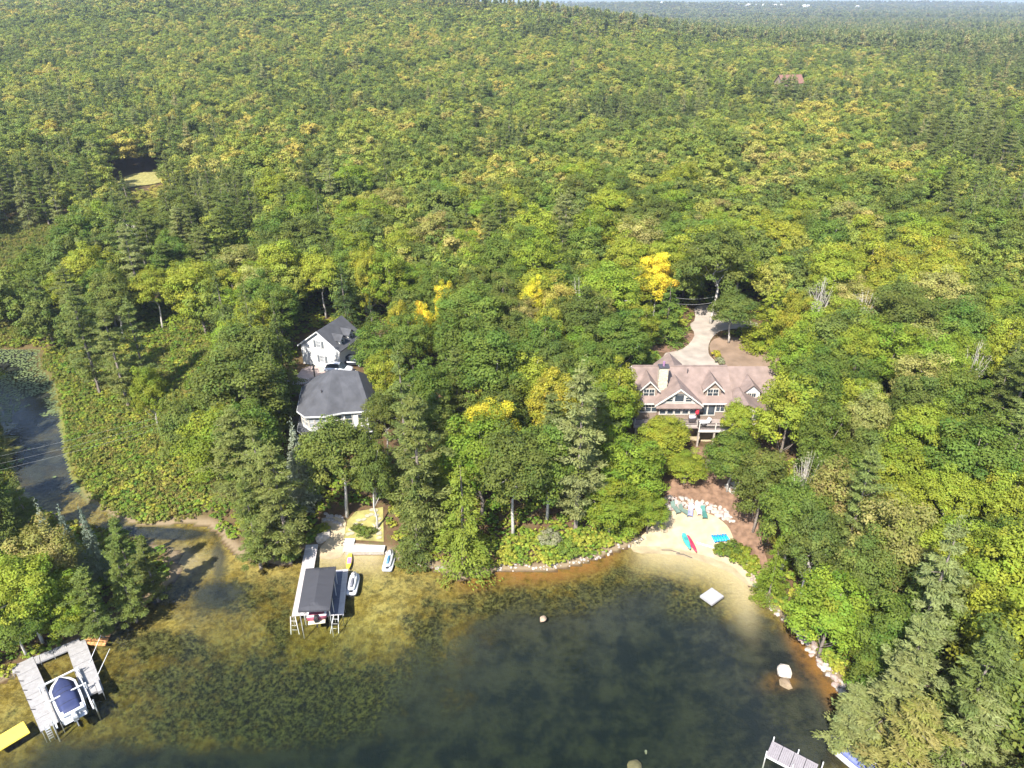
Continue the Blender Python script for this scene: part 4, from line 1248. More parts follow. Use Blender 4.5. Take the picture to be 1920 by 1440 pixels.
# rear cross gable over the entrance and wing to the right
def gable_block(parent, name, x0, x1, y0, y1, zb, ze, zr, wallm, roofm, ridge='y', ov=.4):
    w = MB()
    if ridge == 'y':
        cx = (x0 + x1) / 2
        pr = [(x0, zb), (x1, zb), (x1, ze), (cx, zr), (x0, ze)]
        vs = [(x, y0, z) for x, z in pr] + [(x, y1, z) for x, z in pr]
    else:
        cy_ = (y0 + y1) / 2
        pr = [(y0, zb), (y0, ze), (cy_, zr), (y1, ze), (y1, zb)]
        vs = [(x0, y, z) for y, z in pr] + [(x1, y, z) for y, z in pr]
    w.add(vs, [tuple(range(5)), tuple(range(5, 10))[::-1]] + [((i + 1) % 5, i, i + 5, (i + 1) % 5 + 5) for i in range(5)])
    wo = w.build(name, wallm, parent)
    r = MB()
    if ridge == 'y':
        k = (zr - ze) / ((x1 - x0) / 2)
        for s, xe in ((-1, x0 - ov), (1, x1 + ov)):
            zz = ze - k * ov + .14
            q = [(cx, y0 - ov, zr + .14), (xe, y0 - ov, zz), (xe, y1 + ov, zz), (cx, y1 + ov, zr + .14)]
            r.roofslab(q[::s], .14)
    else:
        k = (zr - ze) / ((y1 - y0) / 2)
        for s, ye in ((1, y0 - ov), (-1, y1 + ov)):
            zz = ze - k * ov + .14
            q = [(x0 - ov, ye, zz), (x1 + ov, ye, zz), (x1 + ov, cy_, zr + .14), (x0 - ov, cy_, zr + .14)]
            r.roofslab(q[::s], .14)
    ro = r.build('roof', roofm, wo)
    return wo
gable_block(hr, 'entry_wing', -3.1, .5, 5.5, 8.9, -.2, 3.9, 5.5, M['shingle_wall'], M['roof_brown'])
gable_block(hr, 'side_wing', 5.4, 13.0, 1.6, 9.5, -3.0, 2.3, 5.0, M['shingle_wall'], M['roof_brown'], 'x', .45)
dw = gable_block(hr, 'wing_dormer', 8.2, 10.6, 1.3, 5.2, -2.0, 3.2, 4.3, M['white'], M['roof_brown'], 'y', .35)
window(dw, 9.4, 1.3, 1.6, 1.2, 1.3, 2, 2)
# screened porch to the right of the deck
pw = gable_block(hr, 'screened_porch', 5.5, 9.8, -2.6, 2.0, -.1, 2.1, 3.3, M['trim'], M['roof_brown'])
for k in range(4):
    window(pw, 6.1 + k * 1.02, -2.6, .8, .8, 1.15, 1, 0, split=False, gm=M['glass'])
# deck
dk = thing('deck', 'raised wooden deck with dark railings along the front of the brown roofed house', 'deck', HR)
X0, X1, YF = -8.0, 5.4, -3.4
MB().box(((X0 + X1) / 2, YF / 2 - .5, -.12), (X1 - X0, -YF - 1.0, .12)).build('deck_floor', M['deck'], dk)
dk.children[0].location.y = 0
MB().box(((X0 + X1) / 2, YF + .48, -.22), (X1 - X0 + .1, .08, .36)).build('fascia', M['trim'], dk)
MB().box((3.2, YF - .1, -.12), (4.6, 1.1, .12)).build('deck_floor', M['deck'], dk)
MB().box((3.2, YF - .68, -.22), (4.7, .07, .34)).build('fascia', M['trim'], dk)
def railing(parent, pts, h=.95, z=0, gap=.13, topm=None):
    for a, b in zip(pts[:-1], pts[1:]):
        a, b = Vector(a), Vector(b); Ln = (b - a).length; d = (b - a) / Ln
        m_ = MB(); n = int(Ln / gap)
        for i in range(1, n):
            p = a + d * (Ln * i / n)
            m_.box((p.x, p.y, z + h * .48), (.03, .03, h * .86), math.atan2(d.y, d.x))
        m_.build('balusters', M['rail'], parent)
        c = (a + b) / 2
        MB().box((c.x, c.y, z + h), (Ln, .09, .06), math.atan2(d.y, d.x)).build('handrail', topm or M['rail'], parent)
    for p in pts:
        MB().box((p[0], p[1], z + h * .52), (.12, .12, h * 1.06)).build('railing_post', M['trim'], parent)
railing(dk, [(X0 + .1, -.2), (X0 + .1, YF + .55), (-5.5, YF + .55), (-2.4, YF + .55), (.95, YF + .55), (.95, YF - .58), (3.2, YF - .58), (5.4, YF - .58), (5.4, -2.8)])
for x in (-7.6, -4.6, -1.6, 1.0, 3.2, 5.3):
    MB().box((x, YF + (.7 if x < .9 else -.4), -1.75), (.22, .22, 3.1)).build('support_post', M['found'] if x > 0 else M['trim'], dk)
# on the deck
um = thing('closed_umbrella', 'closed red patio umbrella standing on the deck beside the glass doors', 'umbrella', HR + Vector((1.25, -1.0, -.06)))
MB().tube([(0, 0, 0), (0, 0, 2.5)], .03, 6).build('pole', M['darkmetal'], um)
MB().tube([(0, 0, .75), (0, 0, 1.0), (0, 0, 1.7), (0, 0, 2.35), (0, 0, 2.5)], [.16, .30, .26, .12, .03], 8).build('canopy', M['red'], um, True)
MB().box((0, 0, .05), (.55, .55, .1)).build('base', M['darkmetal'], um)
gr = thing('barbecue_grill', 'small covered grill on the deck left of the lounge chair', 'grill', HR + Vector((.35, -1.9, -.06)))
MB().box((0, 0, .45), (.9, .5, .55)).build('cabinet', M['darkmetal'], gr)
MB().tube([(-.42, 0, .85), (.42, 0, .85)], .24, 10).build('hood', mat('pale lilac cover', (.5, .46, .56), .5), gr, True)
lc = thing('patio_lounge', 'white lounge chair on the deck in front of the glass doors', 'lounge chair', HR + Vector((2.2, -2.5, -.06)), R(-65))
MB().box((0, -.3, .35), (.62, 1.2, .08)).build('seat', M['white'], lc)
MB().box((0, .52, .6), (.62, .08, .7), rx=R(-30)).build('backrest', M['white'], lc)
for sx_ in (-.27, .27):
    for sy_ in (-.8, .2): MB().box((sx_, sy_, .16), (.05, .05, .32)).build('leg', M['white'], lc)
tb = thing('patio_table', 'round pale table on the deck near the red umbrella', 'table', HR + Vector((1.6, -3.1, -.06)))
MB().tube([(0, 0, .68), (0, 0, .73)], .5, 14).build('tabletop', M['white'], tb); MB().tube([(0, 0, 0), (0, 0, .68)], .05, 6).build('pedestal', M['darkmetal'], tb)
ac = thing('patio_chair', 'dark chair at the right corner of the deck', 'chair', HR + Vector((4.6, -2.7, -.06)), R(40))
MB().box((0, 0, .42), (.55, .55, .07)).build('seat', M['darkmetal'], ac); MB().box((0, .28, .75), (.55, .06, .65)).build('backrest', M['darkmetal'], ac)
for sx_ in (-.24, .24):
    for sy_ in (-.24, .24): MB().box((sx_, sy_, .2), (.05, .05, .4)).build('leg', M['darkmetal'], ac)
pt = PT(1447, 693)
plant('spruce', (pt.x, pt.y, pt.z), 2.6, .45, 'dark', 'narrow dark column evergreen on the dirt yard')
for u_, v_, c_, l_ in ((1343, 672, 'gold', 'yellowish garden shrub behind the brown roof'), (1350, 684, 'grey', 'pale garden shrub at the back of the brown roofed house')):
    pt = PT(u_, v_)
    plant('shrub', (pt.x, pt.y, pt.z), 1.3, .8, c_, l_)

# ------------------------------------------------------------ grey-roofed lake house
M['roof_grey'] = mat('grey asphalt shingles', (0.052, 0.053, 0.059), .9, .22, .9, .3, 40, stripes=(2, .12))
M['siding_white'] = mat('white clapboard', (0.50, 0.50, 0.48), .7, .05, 2, stripes=(2, .15))
M['curtain'] = mat('window glass with pale blinds', (0.23, 0.24, 0.25), .15, .4, .7, spec=.7)
lh = thing('lake_house', 'white house with grey faceted roof and windowed sunroom half hidden by trees', 'house', (0, 0, 0))
zE = 10.0
foot = [(-31.0, 94.2), (-29.9, 87.2), (-28.4, 85.6), (-25.6, 85.8), (-23.4, 86.8), (-19.6, 87.2), (-19.6, 96.5), (-30.0, 97.5)]
A1, A2 = (-25.4, 91.6, 14.3), (-22.0, 92.2, 13.7)
E = [(x, y, zE) for x, y in foot]
tris = [(E[0], E[1], A1), (E[1], E[2], A1), (E[2], E[3], A1), (E[3], E[4], A1), (E[4], E[5], A2, A1), (E[5], E[6], A2), (E[6], E[7], A1, A2), (E[7], E[0], A1)]
rr_ = MB()
for t_ in tris: rr_.roofslab(list(t_), .14)
rf = rr_.build('roof', M['roof_grey'], lh)
def inset(poly, d):
    c = Vector((sum(p[0] for p in poly) / len(poly), sum(p[1] for p in poly) / len(poly)))
    return [tuple(Vector(p) + (c - Vector(p)).normalized() * d) for p in poly]
bodyp = inset(foot, .55)
MB().prism(bodyp, 4.0, zE - .1).build('wall', M['siding_white'], lh)
cu = thing('unused', 'x', 'x') if False else None
# eaves board, window bands and skirt roof on the visible front facets
def facet_frame(a, b):
    a, b = Vector(a), Vector(b); d = (b - a); Ln = d.length; d /= Ln
    return a, d, Vector((d.y, -d.x)), Ln
for i in range(0, 5):
    a, d, nrm, Ln = facet_frame(bodyp[i], bodyp[i + 1])
    ang = math.atan2(d.y, d.x)
    nwin = max(1, int(round(Ln / (.85 if i < 4 else 1.6))))
    if i == 0: nwin = 5
    for fl, (zs, hh) in enumerate(((8.0, 1.35), (5.0, 1.6))):
        for k in range(nwin):
            if fl == 1 and k % 2 and i != 3: continue
            c = a + d * (Ln * (k + .5) / nwin)
            ww = Ln / nwin - .22 if i < 4 else .95
            f = MB()
            for cxx, czz, sxx, szz in ((0, -.05, ww + .16, .1), (0, hh + .05, ww + .16, .1), (-ww / 2 - .04, hh / 2, .08, hh), (ww / 2 + .04, hh / 2, .08, hh), (0, hh * .5, ww - .002, .05)):
                p = c + d * cxx + nrm * .05
                f.box((p.x, p.y, zs + czz), (sxx, .09, szz), ang)
            fo = f.build('window', M['trim'], lh)
            p = c + nrm * .015
            MB().box((p.x, p.y, zs + hh / 2), (ww, .02, hh), ang).build('pane', M['curtain'] if i < 3 else M['glass'], fo)
    e0, e1 = Vector(foot[i]), Vector(foot[i + 1])
    c = (e0 + e1) / 2 
    MB().box((c.x, c.y, zE - .12), ((e1 - e0).length + .05, .07, .24), math.atan2((e1 - e0).y, (e1 - e0).x)).build('gutter', M['white'], lh)
    o0, o1 = e0 + nrm * .35, e1 + nrm * .35
    b0, b1 = Vector(bodyp[i]), Vector(bodyp[i + 1])
    MB().roofslab([(o0.x, o0.y, 6.95), (o1.x, o1.y, 6.95), (b1.x, b1.y, 7.35), (b0.x, b0.y, 7.35)], .12).build('skirt_roof', M['roof_grey'], lh)
    m_ = (o0 + o1) / 2
    MB().box((m_.x, m_.y, 6.86), ((o1 - o0).length, .06, .16), math.atan2((o1 - o0).y, (o1 - o0).x)).build('gutter', M['white'], lh)
for (x, y, z) in ((-26.5, 88.6, 12.35), (-22.5, 89.6, 11.4)):
    MB().tube([(x, y, z - .3), (x, y, z + .25)], .06, 6).build('vent_pipe', M['darkmetal'], rf)

# ------------------------------------------------------------ white garage
M['shutter'] = mat('dark grey shutters', (0.10, 0.11, 0.12), .7)
ga = thing('garage', 'white gable fronted garage with grey roof and shuttered windows', 'garage', GA, R(-21))
W2, Ld = 3.8, 7.0
gable_block(ga, 'wall', -W2, W2, 0, Ld, -.6, 3.75, 6.6, M['siding_white'], M['roof_grey'], 'y', .35)
wl = [c for c in ga.children][0]
t = MB()
for s in (-1, 1):
    k = (6.6 - 3.75) / W2; zz = 3.75 - k * .35 + .16
    t.roofslab([(0, -.42, 6.76), (s * (W2 + .38), -.42, zz), (s * (W2 + .38), -.352, zz), (0, -.352, 6.76)][::s], .22)
t.build('rake_trim', M['white'], wl)
for x, z in ((-.1, 3.7), (.3, 1.0)):
    window(ga, x, 0, z, .85, 1.15, 1, 2, tm=M['white'], gm=M['curtain'])
    for s in (-1, 1):
        MB().box((x + s * .78, -.03, z + .57), (.38, .06, 1.25)).build('shutter', M['shutter'], ga)
dr = MB()
for cx_, cz_, sx_, sz_2 in ((2.9, 2.12, 1.1, .1), (2.4, 1.05, .1, 2.1), (3.4, 1.05, .1, 2.1)): dr.box((cx_, -.04, cz_), (sx_, .08, sz_2))
do = dr.build('door_frame', M['trim'], ga)
MB().box((2.9, -.02, 1.05), (.9, .04, 2.05)).build('door', M['white'], do)
for y in (2.0, 4.6):   # dormers on the right slope
    d_ = MB()
    d_.add([(1.5, y - .7, 3.9), (3.3, y - .7, 3.9), (3.3, y - .7, 5.0), (1.5, y - .7, 5.0), (1.5, y + .7, 3.9), (3.3, y + .7, 3.9), (3.3, y + .7, 5.0), (1.5, y + .7, 5.0), (3.3, y, 5.6), (1.0, y, 5.6)],
           [(0, 1, 2, 3), (7, 6, 5, 4), (1, 5, 6, 8, 2), (0, 3, 9, 7, 4), (0, 4, 5, 1)])
    dd_ = d_.build('dormer', M['siding_white'], ga)
    r = MB()
    for s in (-1, 1):
        r.roofslab([(3.6, y, 5.75), (3.6, y + s * .95, 4.9), (1.1, y + s * .95, 4.9), (.7, y, 5.75)][::-s], .08)
    r.build('roof', M['roof_grey'], dd_)
    window(dd_, y, 3.3, 4.15, .6, .7, 1, 0, face='x', tm=M['white'])

# vehicles by the garage
def vehicle(label, paint, loc, rz, suv=True, cat='car'):
    v = thing('parked_car', label, cat, loc, rz)
    body_h = .98 if suv else .82
    top = 1.72 if suv else 1.42
    # lofted body: sections along the length, x forward
    secs = [(-2.3, .50, .78, .80), (-2.2, .36, body_h, .88), (-1.2, .30, body_h + .02, .92), (0, .28, body_h, .93), (1.2, .30, body_h - .04, .92), (2.05, .36, body_h - .16, .86), (2.32, .48, body_h - .30, .74)]
    rings = []
    for x, zb, zt, hw in secs:
        rings.append([(x, -hw, zb + .1), (x, -hw, zt - .12), (x, -hw * .88, zt), (x, hw * .88, zt), (x, hw, zt - .12), (x, hw, zb + .1), (x, hw * .9, zb), (x, -hw * .9, zb)])
    MB().loft(rings).build('body', paint, v, True)
    cab = [(-2.15 if suv else -1.7, body_h - .02, .80, body_h), (-1.75 if suv else -1.1, top - .12, .68, top - .1), (-1.2 if suv else -.7, top, .62, top), (.25, top - .02, .62, top), (1.25, body_h - .02, .78, body_h)]
    gl_ = [[(x, -hw, body_h - .03), (x, -hw * (.9 if z < top - .2 else .86), z), (x, hw * (.9 if z < top - .2 else .86), z), (x, hw, body_h - .03)] for x, z, hw, _ in cab]
    g_ = MB().loft(gl_).build('windows', M['glass'], v)
    MB().loft([[(x, -hw * .8, z + .0), (x, -hw * .78, z + .05), (x, hw * .78, z + .05), (x, hw * .8, z + .0)] for x, z, hw in ((cab[1][0] + .05, top - .1, .68), (cab[2][0], top, .64), (.2, top - .02, .64), (.35, top - .08, .64))]).build('roof', paint, v, True)
    for sx_ in (-1.4, 1.42):
        for sy_ in (-.86, .86):
            wq = MB().tube([(sx_, sy_ - .11, .34), (sx_, sy_ + .11, .34)], .34, 14).build('wheel', mat('tyre rubber', (.03, .03, .03), .8) if 'tyre' not in M else M['tyre'], v)
            M.setdefault('tyre', wq.data.materials[0])
            MB().tube([(sx_, sy_ - .12, .34), (sx_, sy_ + .12, .34)], .2, 10).build('rim', M['alu'], wq)
    for sy_ in (-.62, .62):
        MB().box((2.24, sy_, body_h - .38), (.12, .32, .14)).build('headlight', M['trim'], v)
        MB().box((-2.27, sy_, body_h - .2), (.08, .22, .3)).build('tail_light', M['red'], v)
    return v
M['alu'] = mat('aluminium', (.62, .63, .64), .35, .05, metal=.6)
M['silver'] = mat('silver car paint', (.62, .63, .65), .25, .02, spec=.6)
M['blackpaint'] = mat('black car paint', (.03, .033, .04), .2, .02, spec=.6)
p = PT(636, 699); vehicle('silver white car parked in front of the garage door side', M['silver'], p + Vector((0, 0, .07)), R(-6))
p = PT(652, 693); vehicle('dark car parked behind the silver car at the garage', M['blackpaint'], p + Vector((.6, 1.6, .07)), R(-4))
fn = thing('picket_fence', 'short white picket fence left of the garage apron', 'fence', PT(541, 724), R(10))
for i in range(16):
    MB().box((i * .3, 0, .55), (.09, .03, 1.05)).build('picket', M['white'], fn)
for z_ in (.3, .85): MB().box((2.25, .03, z_), (4.7, .03, .08)).build('rail', M['white'], fn)

# ------------------------------------------------------------ floating and lakeside things
M['plank'] = mat('silver grey dock boards', (.26, .25, .245), .85, .12, 3, .3, 20)
M['plank_white'] = mat('pale bleached dock boards', (.40, .37, .36), .8, .10, 3, .2, 20)
M['mesh_fabric'] = mat('charcoal canopy fabric', (.036, .036, .042), .85, .08, .6)
M['matdark'] = mat('blue grey rubber mats', (.10, .105, .14), .85, .12, 1.0)
M['navy'] = mat('navy boat cover', (.022, .03, .085), .7, .2, 1.2, .5, 2)
M['gelwhite'] = mat('white gelcoat', (.50, .50, .51), .25, .03, spec=.6)
M['maroon'] = mat('maroon hull', (.24, .06, .09), .35)
M['cream'] = mat('cream vinyl', (.62, .56, .40), .6)
M['blk'] = mat('black plastic', (.02, .02, .022), .4)

def frame_of(a, b):
    a, b = Vector(a[:2]), Vector(b[:2]); d = b - a
    return a, math.atan2(d.y, d.x), d.length
def dock(name, label, a, b, width, z=.45, nsec=5, m=None, legs=True, gap=.02, group=None):
    """deck sections laid end to end from a to b, each its own boards"""
    o_, ang, Ln = frame_of(a, b)
    t = thing(name, label, 'dock', (o_.x, o_.y, 0), ang, group)
    m = m or M['plank']
    for i in range(nsec):
        x0, x1 = Ln * i / nsec + gap, Ln * (i + 1) / nsec - gap
        s_ = MB(); n = max(2, int((x1 - x0) / .15)); wv = (x1 - x0) / n
        for k in range(n):
            s_.box((x0 + wv * (k + .5), random.uniform(-.008, .008), z + random.uniform(-.004, .004)), (wv - .014, width - .1, .04))
        so = s_.build('deck_section', m, t)
        e = MB()
        for s in (-1, 1): e.box(((x0 + x1) / 2, s * (width / 2 - .025), z - .06), (x1 - x0, .05, .18))
        e.box((x0 + .03, 0, z - .12), (.05, width - .12, .14))
        e.build('side_beam', m, so)
    if legs:
        for i in range(nsec + 1):
            for s in (-1, 1):
                MB().tube([(min(max(Ln * i / nsec, .06), Ln - .06), s * (width / 2 - .12), z - .06), (min(max(Ln * i / nsec, .06), Ln - .06), s * (width / 2 - .12), -1.1)], .035, 6).build('leg', M['alu'], t)
    return t

# long white dock with canopy
dA = dock('long_dock', 'long pale dock running from the shore beside the covered boat', P(585, 1021, .5), P(560, 1155, .5), 1.5, .5, 7, M['plank_white'])
MB().box((1.2, 0, .35), (.0001, .0001, .0001)) if False else None
dB = dock('short_dock', 'shorter pale dock with dark mats at the right of the covered boat', P(639, 1068, .5), P(629, 1154, .5), 1.75, .5, 4, M['plank_white'])
o_, angB, LnB = frame_of(P(639, 1068), P(629, 1154))
for i in range(3):
    n_ = LnB * .94 / 3
    MB().box((.2 + n_ * (i + .5), -.25, .535), (n_ - .05, 1.0, .025)).build('rubber_mat', M['matdark'], dB)
can = thing('boat_canopy', 'charcoal fabric boat canopy over the maroon boat', 'canopy', (0, 0, 0))
c4 = [P(573, 1066, 3.0), P(630, 1062, 3.0), P(618.5, 1143, 3.0), P(558.5, 1146, 3.0)]
cen = sum(c4, Vector()) / 4
f0, f1 = (c4[0] + c4[1]) / 2, (c4[2] + c4[3]) / 2
ridge0 = f0.lerp(f1, .12) + Vector((0, 0, .42)); ridge1 = f0.lerp(f1, .92) + Vector((0, 0, .42))
cv = MB()
def sub_roof(A, B, C, D, nu=6, nv=10):
    pass
nu, nv = 12, 16
vs = []
for j in range(nv + 1):
    for i in range(nu + 1):
        a, b = i / nu, j / nv
        p = (c4[0] * (1 - a) + c4[1] * a) * (1 - b) + (c4[3] * (1 - a) + c4[2] * a) * b
        e = min(1, 2 * min(a, 1 - a)) ; g_ = min(1, min(b / .12, (1 - b) / .10))
        p = p + Vector((0, 0, .42 * min(e, g_) - .03 * math.sin(b * 31.4) ** 2 * e))
        vs.append(p)
fs = [(j * (nu + 1) + i, (j + 1) * (nu + 1) + i, (j + 1) * (nu + 1) + i + 1, j * (nu + 1) + i + 1) for j in range(nv) for i in range(nu)]
cv.add(vs, fs)
co_ = cv.build('canopy_cloth', M['mesh_fabric'], can)
sm = co_.modifiers.new('thick', 'SOLIDIFY'); sm.thickness = .02
vl = MB()
for a, b in ((0, 1), (1, 2), (2, 3), (3, 0)):
    A_, B_ = c4[a], c4[b]
    vl.add([A_, B_, B_ - Vector((0, 0, .22)), A_ - Vector((0, 0, .22))], [(0, 1, 2, 3)])
vo_ = vl.build('valance', M['mesh_fabric'], can)
sm = vo_.modifiers.new('thick', 'SOLIDIFY'); sm.thickness = .02
for a in range(4):
    q = c4[a].lerp(cen, .06)
    MB().tube([(q.x, q.y, 2.95), (q.x, q.y, -1.2)], .045, 6).build('leg', M['alu'], can)
for k in (.3, .7):
    for a, b in ((0, 3), (1, 2)):
        q = c4[a].lerp(c4[b], k).lerp(cen, .03)
        MB().tube([(q.x, q.y, 2.95), (q.x, q.y, -1.0)], .04, 6).build('leg', M['alu'], can)

def hull_rings(L, W, D, nose=.3, flat=.0, n=9):
    rings = []
    for i in range(n):
        t = i / (n - 1)
        x = L * (t - .5)
        w_ = W / 2 * (1 - max(0, (t - (1 - nose)) / nose) ** 2.2) if t > 1 - nose else W / 2 * (.93 + .07 * min(1, t / .3))
        w_ = max(w_, .04)
        rise = .35 * D * max(0, (t - .55) / .45) ** 2
        rings.append([(x, -w_, D + rise * .3), (x, -w_ * .97, D * .55 + rise * .6), (x, -w_ * .55, .06 + rise), (x, 0, rise), (x, w_ * .55, .06 + rise), (x, w_ * .97, D * .55 + rise * .6), (x, w_, D + rise * .3)])
    return rings
def motorboat(name, label, loc, rz, L=6.0, W=2.3, hull=None, deckm=None, cover=None, z=0):
    b = thing(name, label, 'boat', (loc[0], loc[1], z), rz)
    R_ = hull_rings(L, W, .95)
    MB().loft(R_).build('hull', hull, b, True)
    # gunwale deck
    rim = []
    for r in R_:
        hw = r[6][1]; x = r[0][0]; zt = r[0][2]
        rim.append((x, hw, zt))
    outer = [(x, -h, z_ + .01) for x, h, z_ in rim] + [(x, h, z_ + .01) for x, h, z_ in rim[::-1]]
    inner = [(x * .9 - .08, -max(h - .24, .03), z_ + .06) for x, h, z_ in rim] + [(x * .9 - .08, max(h - .24, .03), z_ + .06) for x, h, z_ in rim[::-1]]
    n = len(outer)
    MB().add(outer + inner, [(i, (i + 1) % n, (i + 1) % n + n, i + n) for i in range(n)]).build('gunwale', M['gelwhite'], b)
    if cover:
        rings = []
        for r in R_:
            x = r[0][0] * .92 - .05; h = max(r[6][1] - .2, .03); z_ = r[0][2] + .07
            t = (x / L + .5)
            c_ = .28 * math.exp(-((t - .55) / .22) ** 2)
            rings.append([(x, -h, z_), (x, -h * .55, z_ + .10 + c_ * .7), (x, 0, z_ + .13 + c_), (x, h * .55, z_ + .10 + c_ * .7), (x, h, z_)])
        co = MB().loft(rings).build('cover', cover, b, True)
        for k in (.3, .5, .7):
            rg_ = rings[int(k * 8)]
            MB().tube([tuple(Vector(q) + Vector((0, 0, .012))) for q in rg_], .02, 5).build('strap', M['blk'], co)
    else:
        MB().box((-.2, 0, .45), (L * .7, W - .5, .05)).build('cockpit_floor', M['cream'], b)
        MB().box((-L / 2 + .55, 0, .75), (.6, W - .45, .45)).build('sun_pad', M['maroon'], b, bevel=.08)
        MB().box((-L / 2 + 1.4, 0, .6), (.5, W - .6, .35)).build('seat', M['cream'], b, bevel=.06)
    MB().box((-L / 2 - .22, 0, .35), (.45, W * .8, .08)).build('swim_platform', deckm or M['gelwhite'], b)
    return b
def outboard(parent, x, y, z=.55, col=None):
    o = MB()
    o.loft([[(x - .25 + dx, y - .2, z + dz), (x + .25 + dx, y - .2, z + dz), (x + .25 + dx, y + .2, z + dz), (x - .25 + dx, y + .2, z + dz)] for dx, dz in ((0, 0), (0, .15))])
    o.loft([[(x - sx_, y - sy_, zz), (x + sx_, y - sy_, zz), (x + sx_, y + sy_, zz), (x - sx_, y + sy_, zz)] for sx_, sy_, zz in ((.26, .18, z + .15), (.33, .23, z + .45), (.28, .2, z + .68), (.12, .1, z + .76))])
    o.box((x, y, z - .45), (.22, .1, .9))
    return o.build('outboard_motor', col or M['blk'], parent)
bx = P(594, 1158, .9); bfar = P(601, 1090, .9)
o_, ab, Lb_ = frame_of(bx, bfar)
boat = motorboat('motorboat', 'maroon and cream motorboat parked under the charcoal canopy', o_ + Vector((math.cos(ab), math.sin(ab))) * 2.7, ab, 5.8, 2.25, M['maroon'], M['cream'], None, .3)
outboard(boat, -3.15, 0)
rp = P(600, 1110)
for (u0, v0, u1, v1, lab) in ((549, 1156, 552, 1182, 'left'), (630, 1152, 626, 1180, 'right')):
    lg = thing('dock_ladder', f'pale slanting ladder legs at the {"end of the long dock" if lab == "left" else "end of the short dock"}', 'ladder', (0, 0, 0))
    a, b_ = P(u0, v0, .6), P(u1, v1, -.3)
    for s in (-.25, .25):
        MB().tube([(a.x + s, a.y, .6), (b_.x + s * 1.8, b_.y, -.9)], .045, 6).build('rail', M['white'], lg)
    for k in (.25, .5, .75):
        q = a.lerp(b_, k)
        MB().tube([(q.x - .25, q.y, .6 - 1.5 * k), (q.x + .25, q.y, .6 - 1.5 * k)], .025, 5).build('rung', M['white'], lg)

def jetski(label, loc, rz, body, seat):
    j = thing('jet_ski_float', label.replace('jet ski on', 'float under the').split(' moored')[0][:70], 'float', (loc.x, loc.y, 0), rz)
    return j
def jet(label, flabel, pc_, rz, hullm, seatm):
    fl = thing('drive_on_float', flabel, 'float', (pc_.x, pc_.y, 0), rz)
    rings = []
    Lf, Wf = 3.9, 1.55
    for x, w_ in ((-1.95, .5), (-1.85, .68), (-1.2, .775), (1.0, .775), (1.6, .62), (1.9, .35), (1.97, .1)):
        rings.append([(x, -w_, .0), (x, -w_, .22), (x, -w_ + .12, .30), (x, w_ - .12, .30), (x, w_, .22), (x, w_, .0)])
    MB().loft(rings).build('float_body', M['gelwhite'], fl, True)
    MB().box((-.3, 0, .305), (2.9, .5, .02)).build('cradle', M['blk'], fl)
    k = thing('jet_ski', label, 'jet ski', (pc_.x, pc_.y, .3), rz)
    rings = []
    for x, w_, zt in ((-1.5, .42, .38), (-1.2, .5, .42), (-.3, .55, .45), (.6, .55, .55), (1.2, .38, .6), (1.55, .12, .55)):
        rings.append([(x, -w_, .25), (x, -w_ * .85, zt), (x, w_ * .85, zt), (x, w_, .25), (x, w_ * .5, .05), (x, -w_ * .5, .05)])
    MB().loft(rings).build('hull', hullm, k, True)
    MB().loft([[(x, -w_, .42), (x, -w_ * .6, z_), (x, w_ * .6, z_), (x, w_, .42)] for x, w_, z_ in ((-1.25, .2, .7), (-.6, .26, .75), (.1, .22, .68), (.25, .2, .66))]).build('seat', seatm, k, True)
    MB().loft([[(x, -w_, .5), (x, -w_ * .6, z_), (x, w_ * .6, z_), (x, w_, .5)] for x, w_, z_ in ((.2, .24, .72), (.5, .32, .95), (.9, .28, .85), (1.4, .1, .62))]).build('hood', hullm, k, True)
    fl.scale = (.9, .85, 1); k.scale = (.9, .85, .9)
    MB().tube([(.4, -.38, .98), (.5, 0, .95), (.4, .38, .98)], .03, 6).build('handlebar', M['blk'], k)
    return k
pj = P(662, 1094, .2); jet('white and grey jet ski on a float beside the short dock', 'white float under the grey jet ski beside the short dock', pj, R(92), M['gelwhite'], mat('grey seat', (.12, .12, .14), .6))
pj = P(730, 1051, .2); jet('white and blue jet ski on a float near the stone edged lawn', 'white float under the blue jet ski near the lawn', pj, R(88), M['gelwhite'], mat('blue grey seat', (.06, .16, .26), .5))

def board(name, label, cat, pc_, rz, L, W, m, z=.05, thick=.1, tipm=None, hullh=None):
    o = thing(name, label, cat, (pc_.x, pc_.y, pc_.z + z), rz)
    rings = []
    n = 11
    for i in range(n):
        t = i / (n - 1); x = L * (t - .5)
        w_ = max(.02, W / 2 * math.sin(math.pi * min(max(t * .96 + .02, 0), 1)) ** .6)
        h = hullh or thick
        up = .12 * abs(2 * t - 1) ** 3
        rings.append([(x, -w_, h * .6 + up), (x, -w_ * .6, h + up), (x, w_ * .6, h + up), (x, w_, h * .6 + up), (x, w_ * .5, 0 + up), (x, -w_ * .5, 0 + up)])
    MB().loft(rings).build('hull', m, o, True)
    return o
pb = P(655, 1052, .05)
sb = board('paddle_board', 'yellow and purple paddle board floating by the stone edging', 'paddle board', pb, R(96), 3.2, .75, mat('yellow board', (.62, .46, .05), .4), 0)
MB().box((0, 0, .107), (1.1, .5, .012)).build('deck_pad', mat('purple pad', (.30, .17, .34), .8), sb)
k1 = board('kayak', 'teal kayak lying on the beach', 'kayak', PT(1285.5, 1017), R(93), 3.7, .82, mat('teal plastic', (.05, .30, .27), .45), .0, .3)
MB().tube([(0, 0, .3), (0, 0, .34)], .28, 12).build('cockpit', mat('teal dark cockpit', (.04, .2, .2), .5), k1)
k2 = board('kayak', 'narrow red kayak lying beside the teal one', 'kayak', PT(1295.5, 1019), R(98), 3.7, .6, mat('red plastic', (.62, .03, .07), .4), .0, .28)
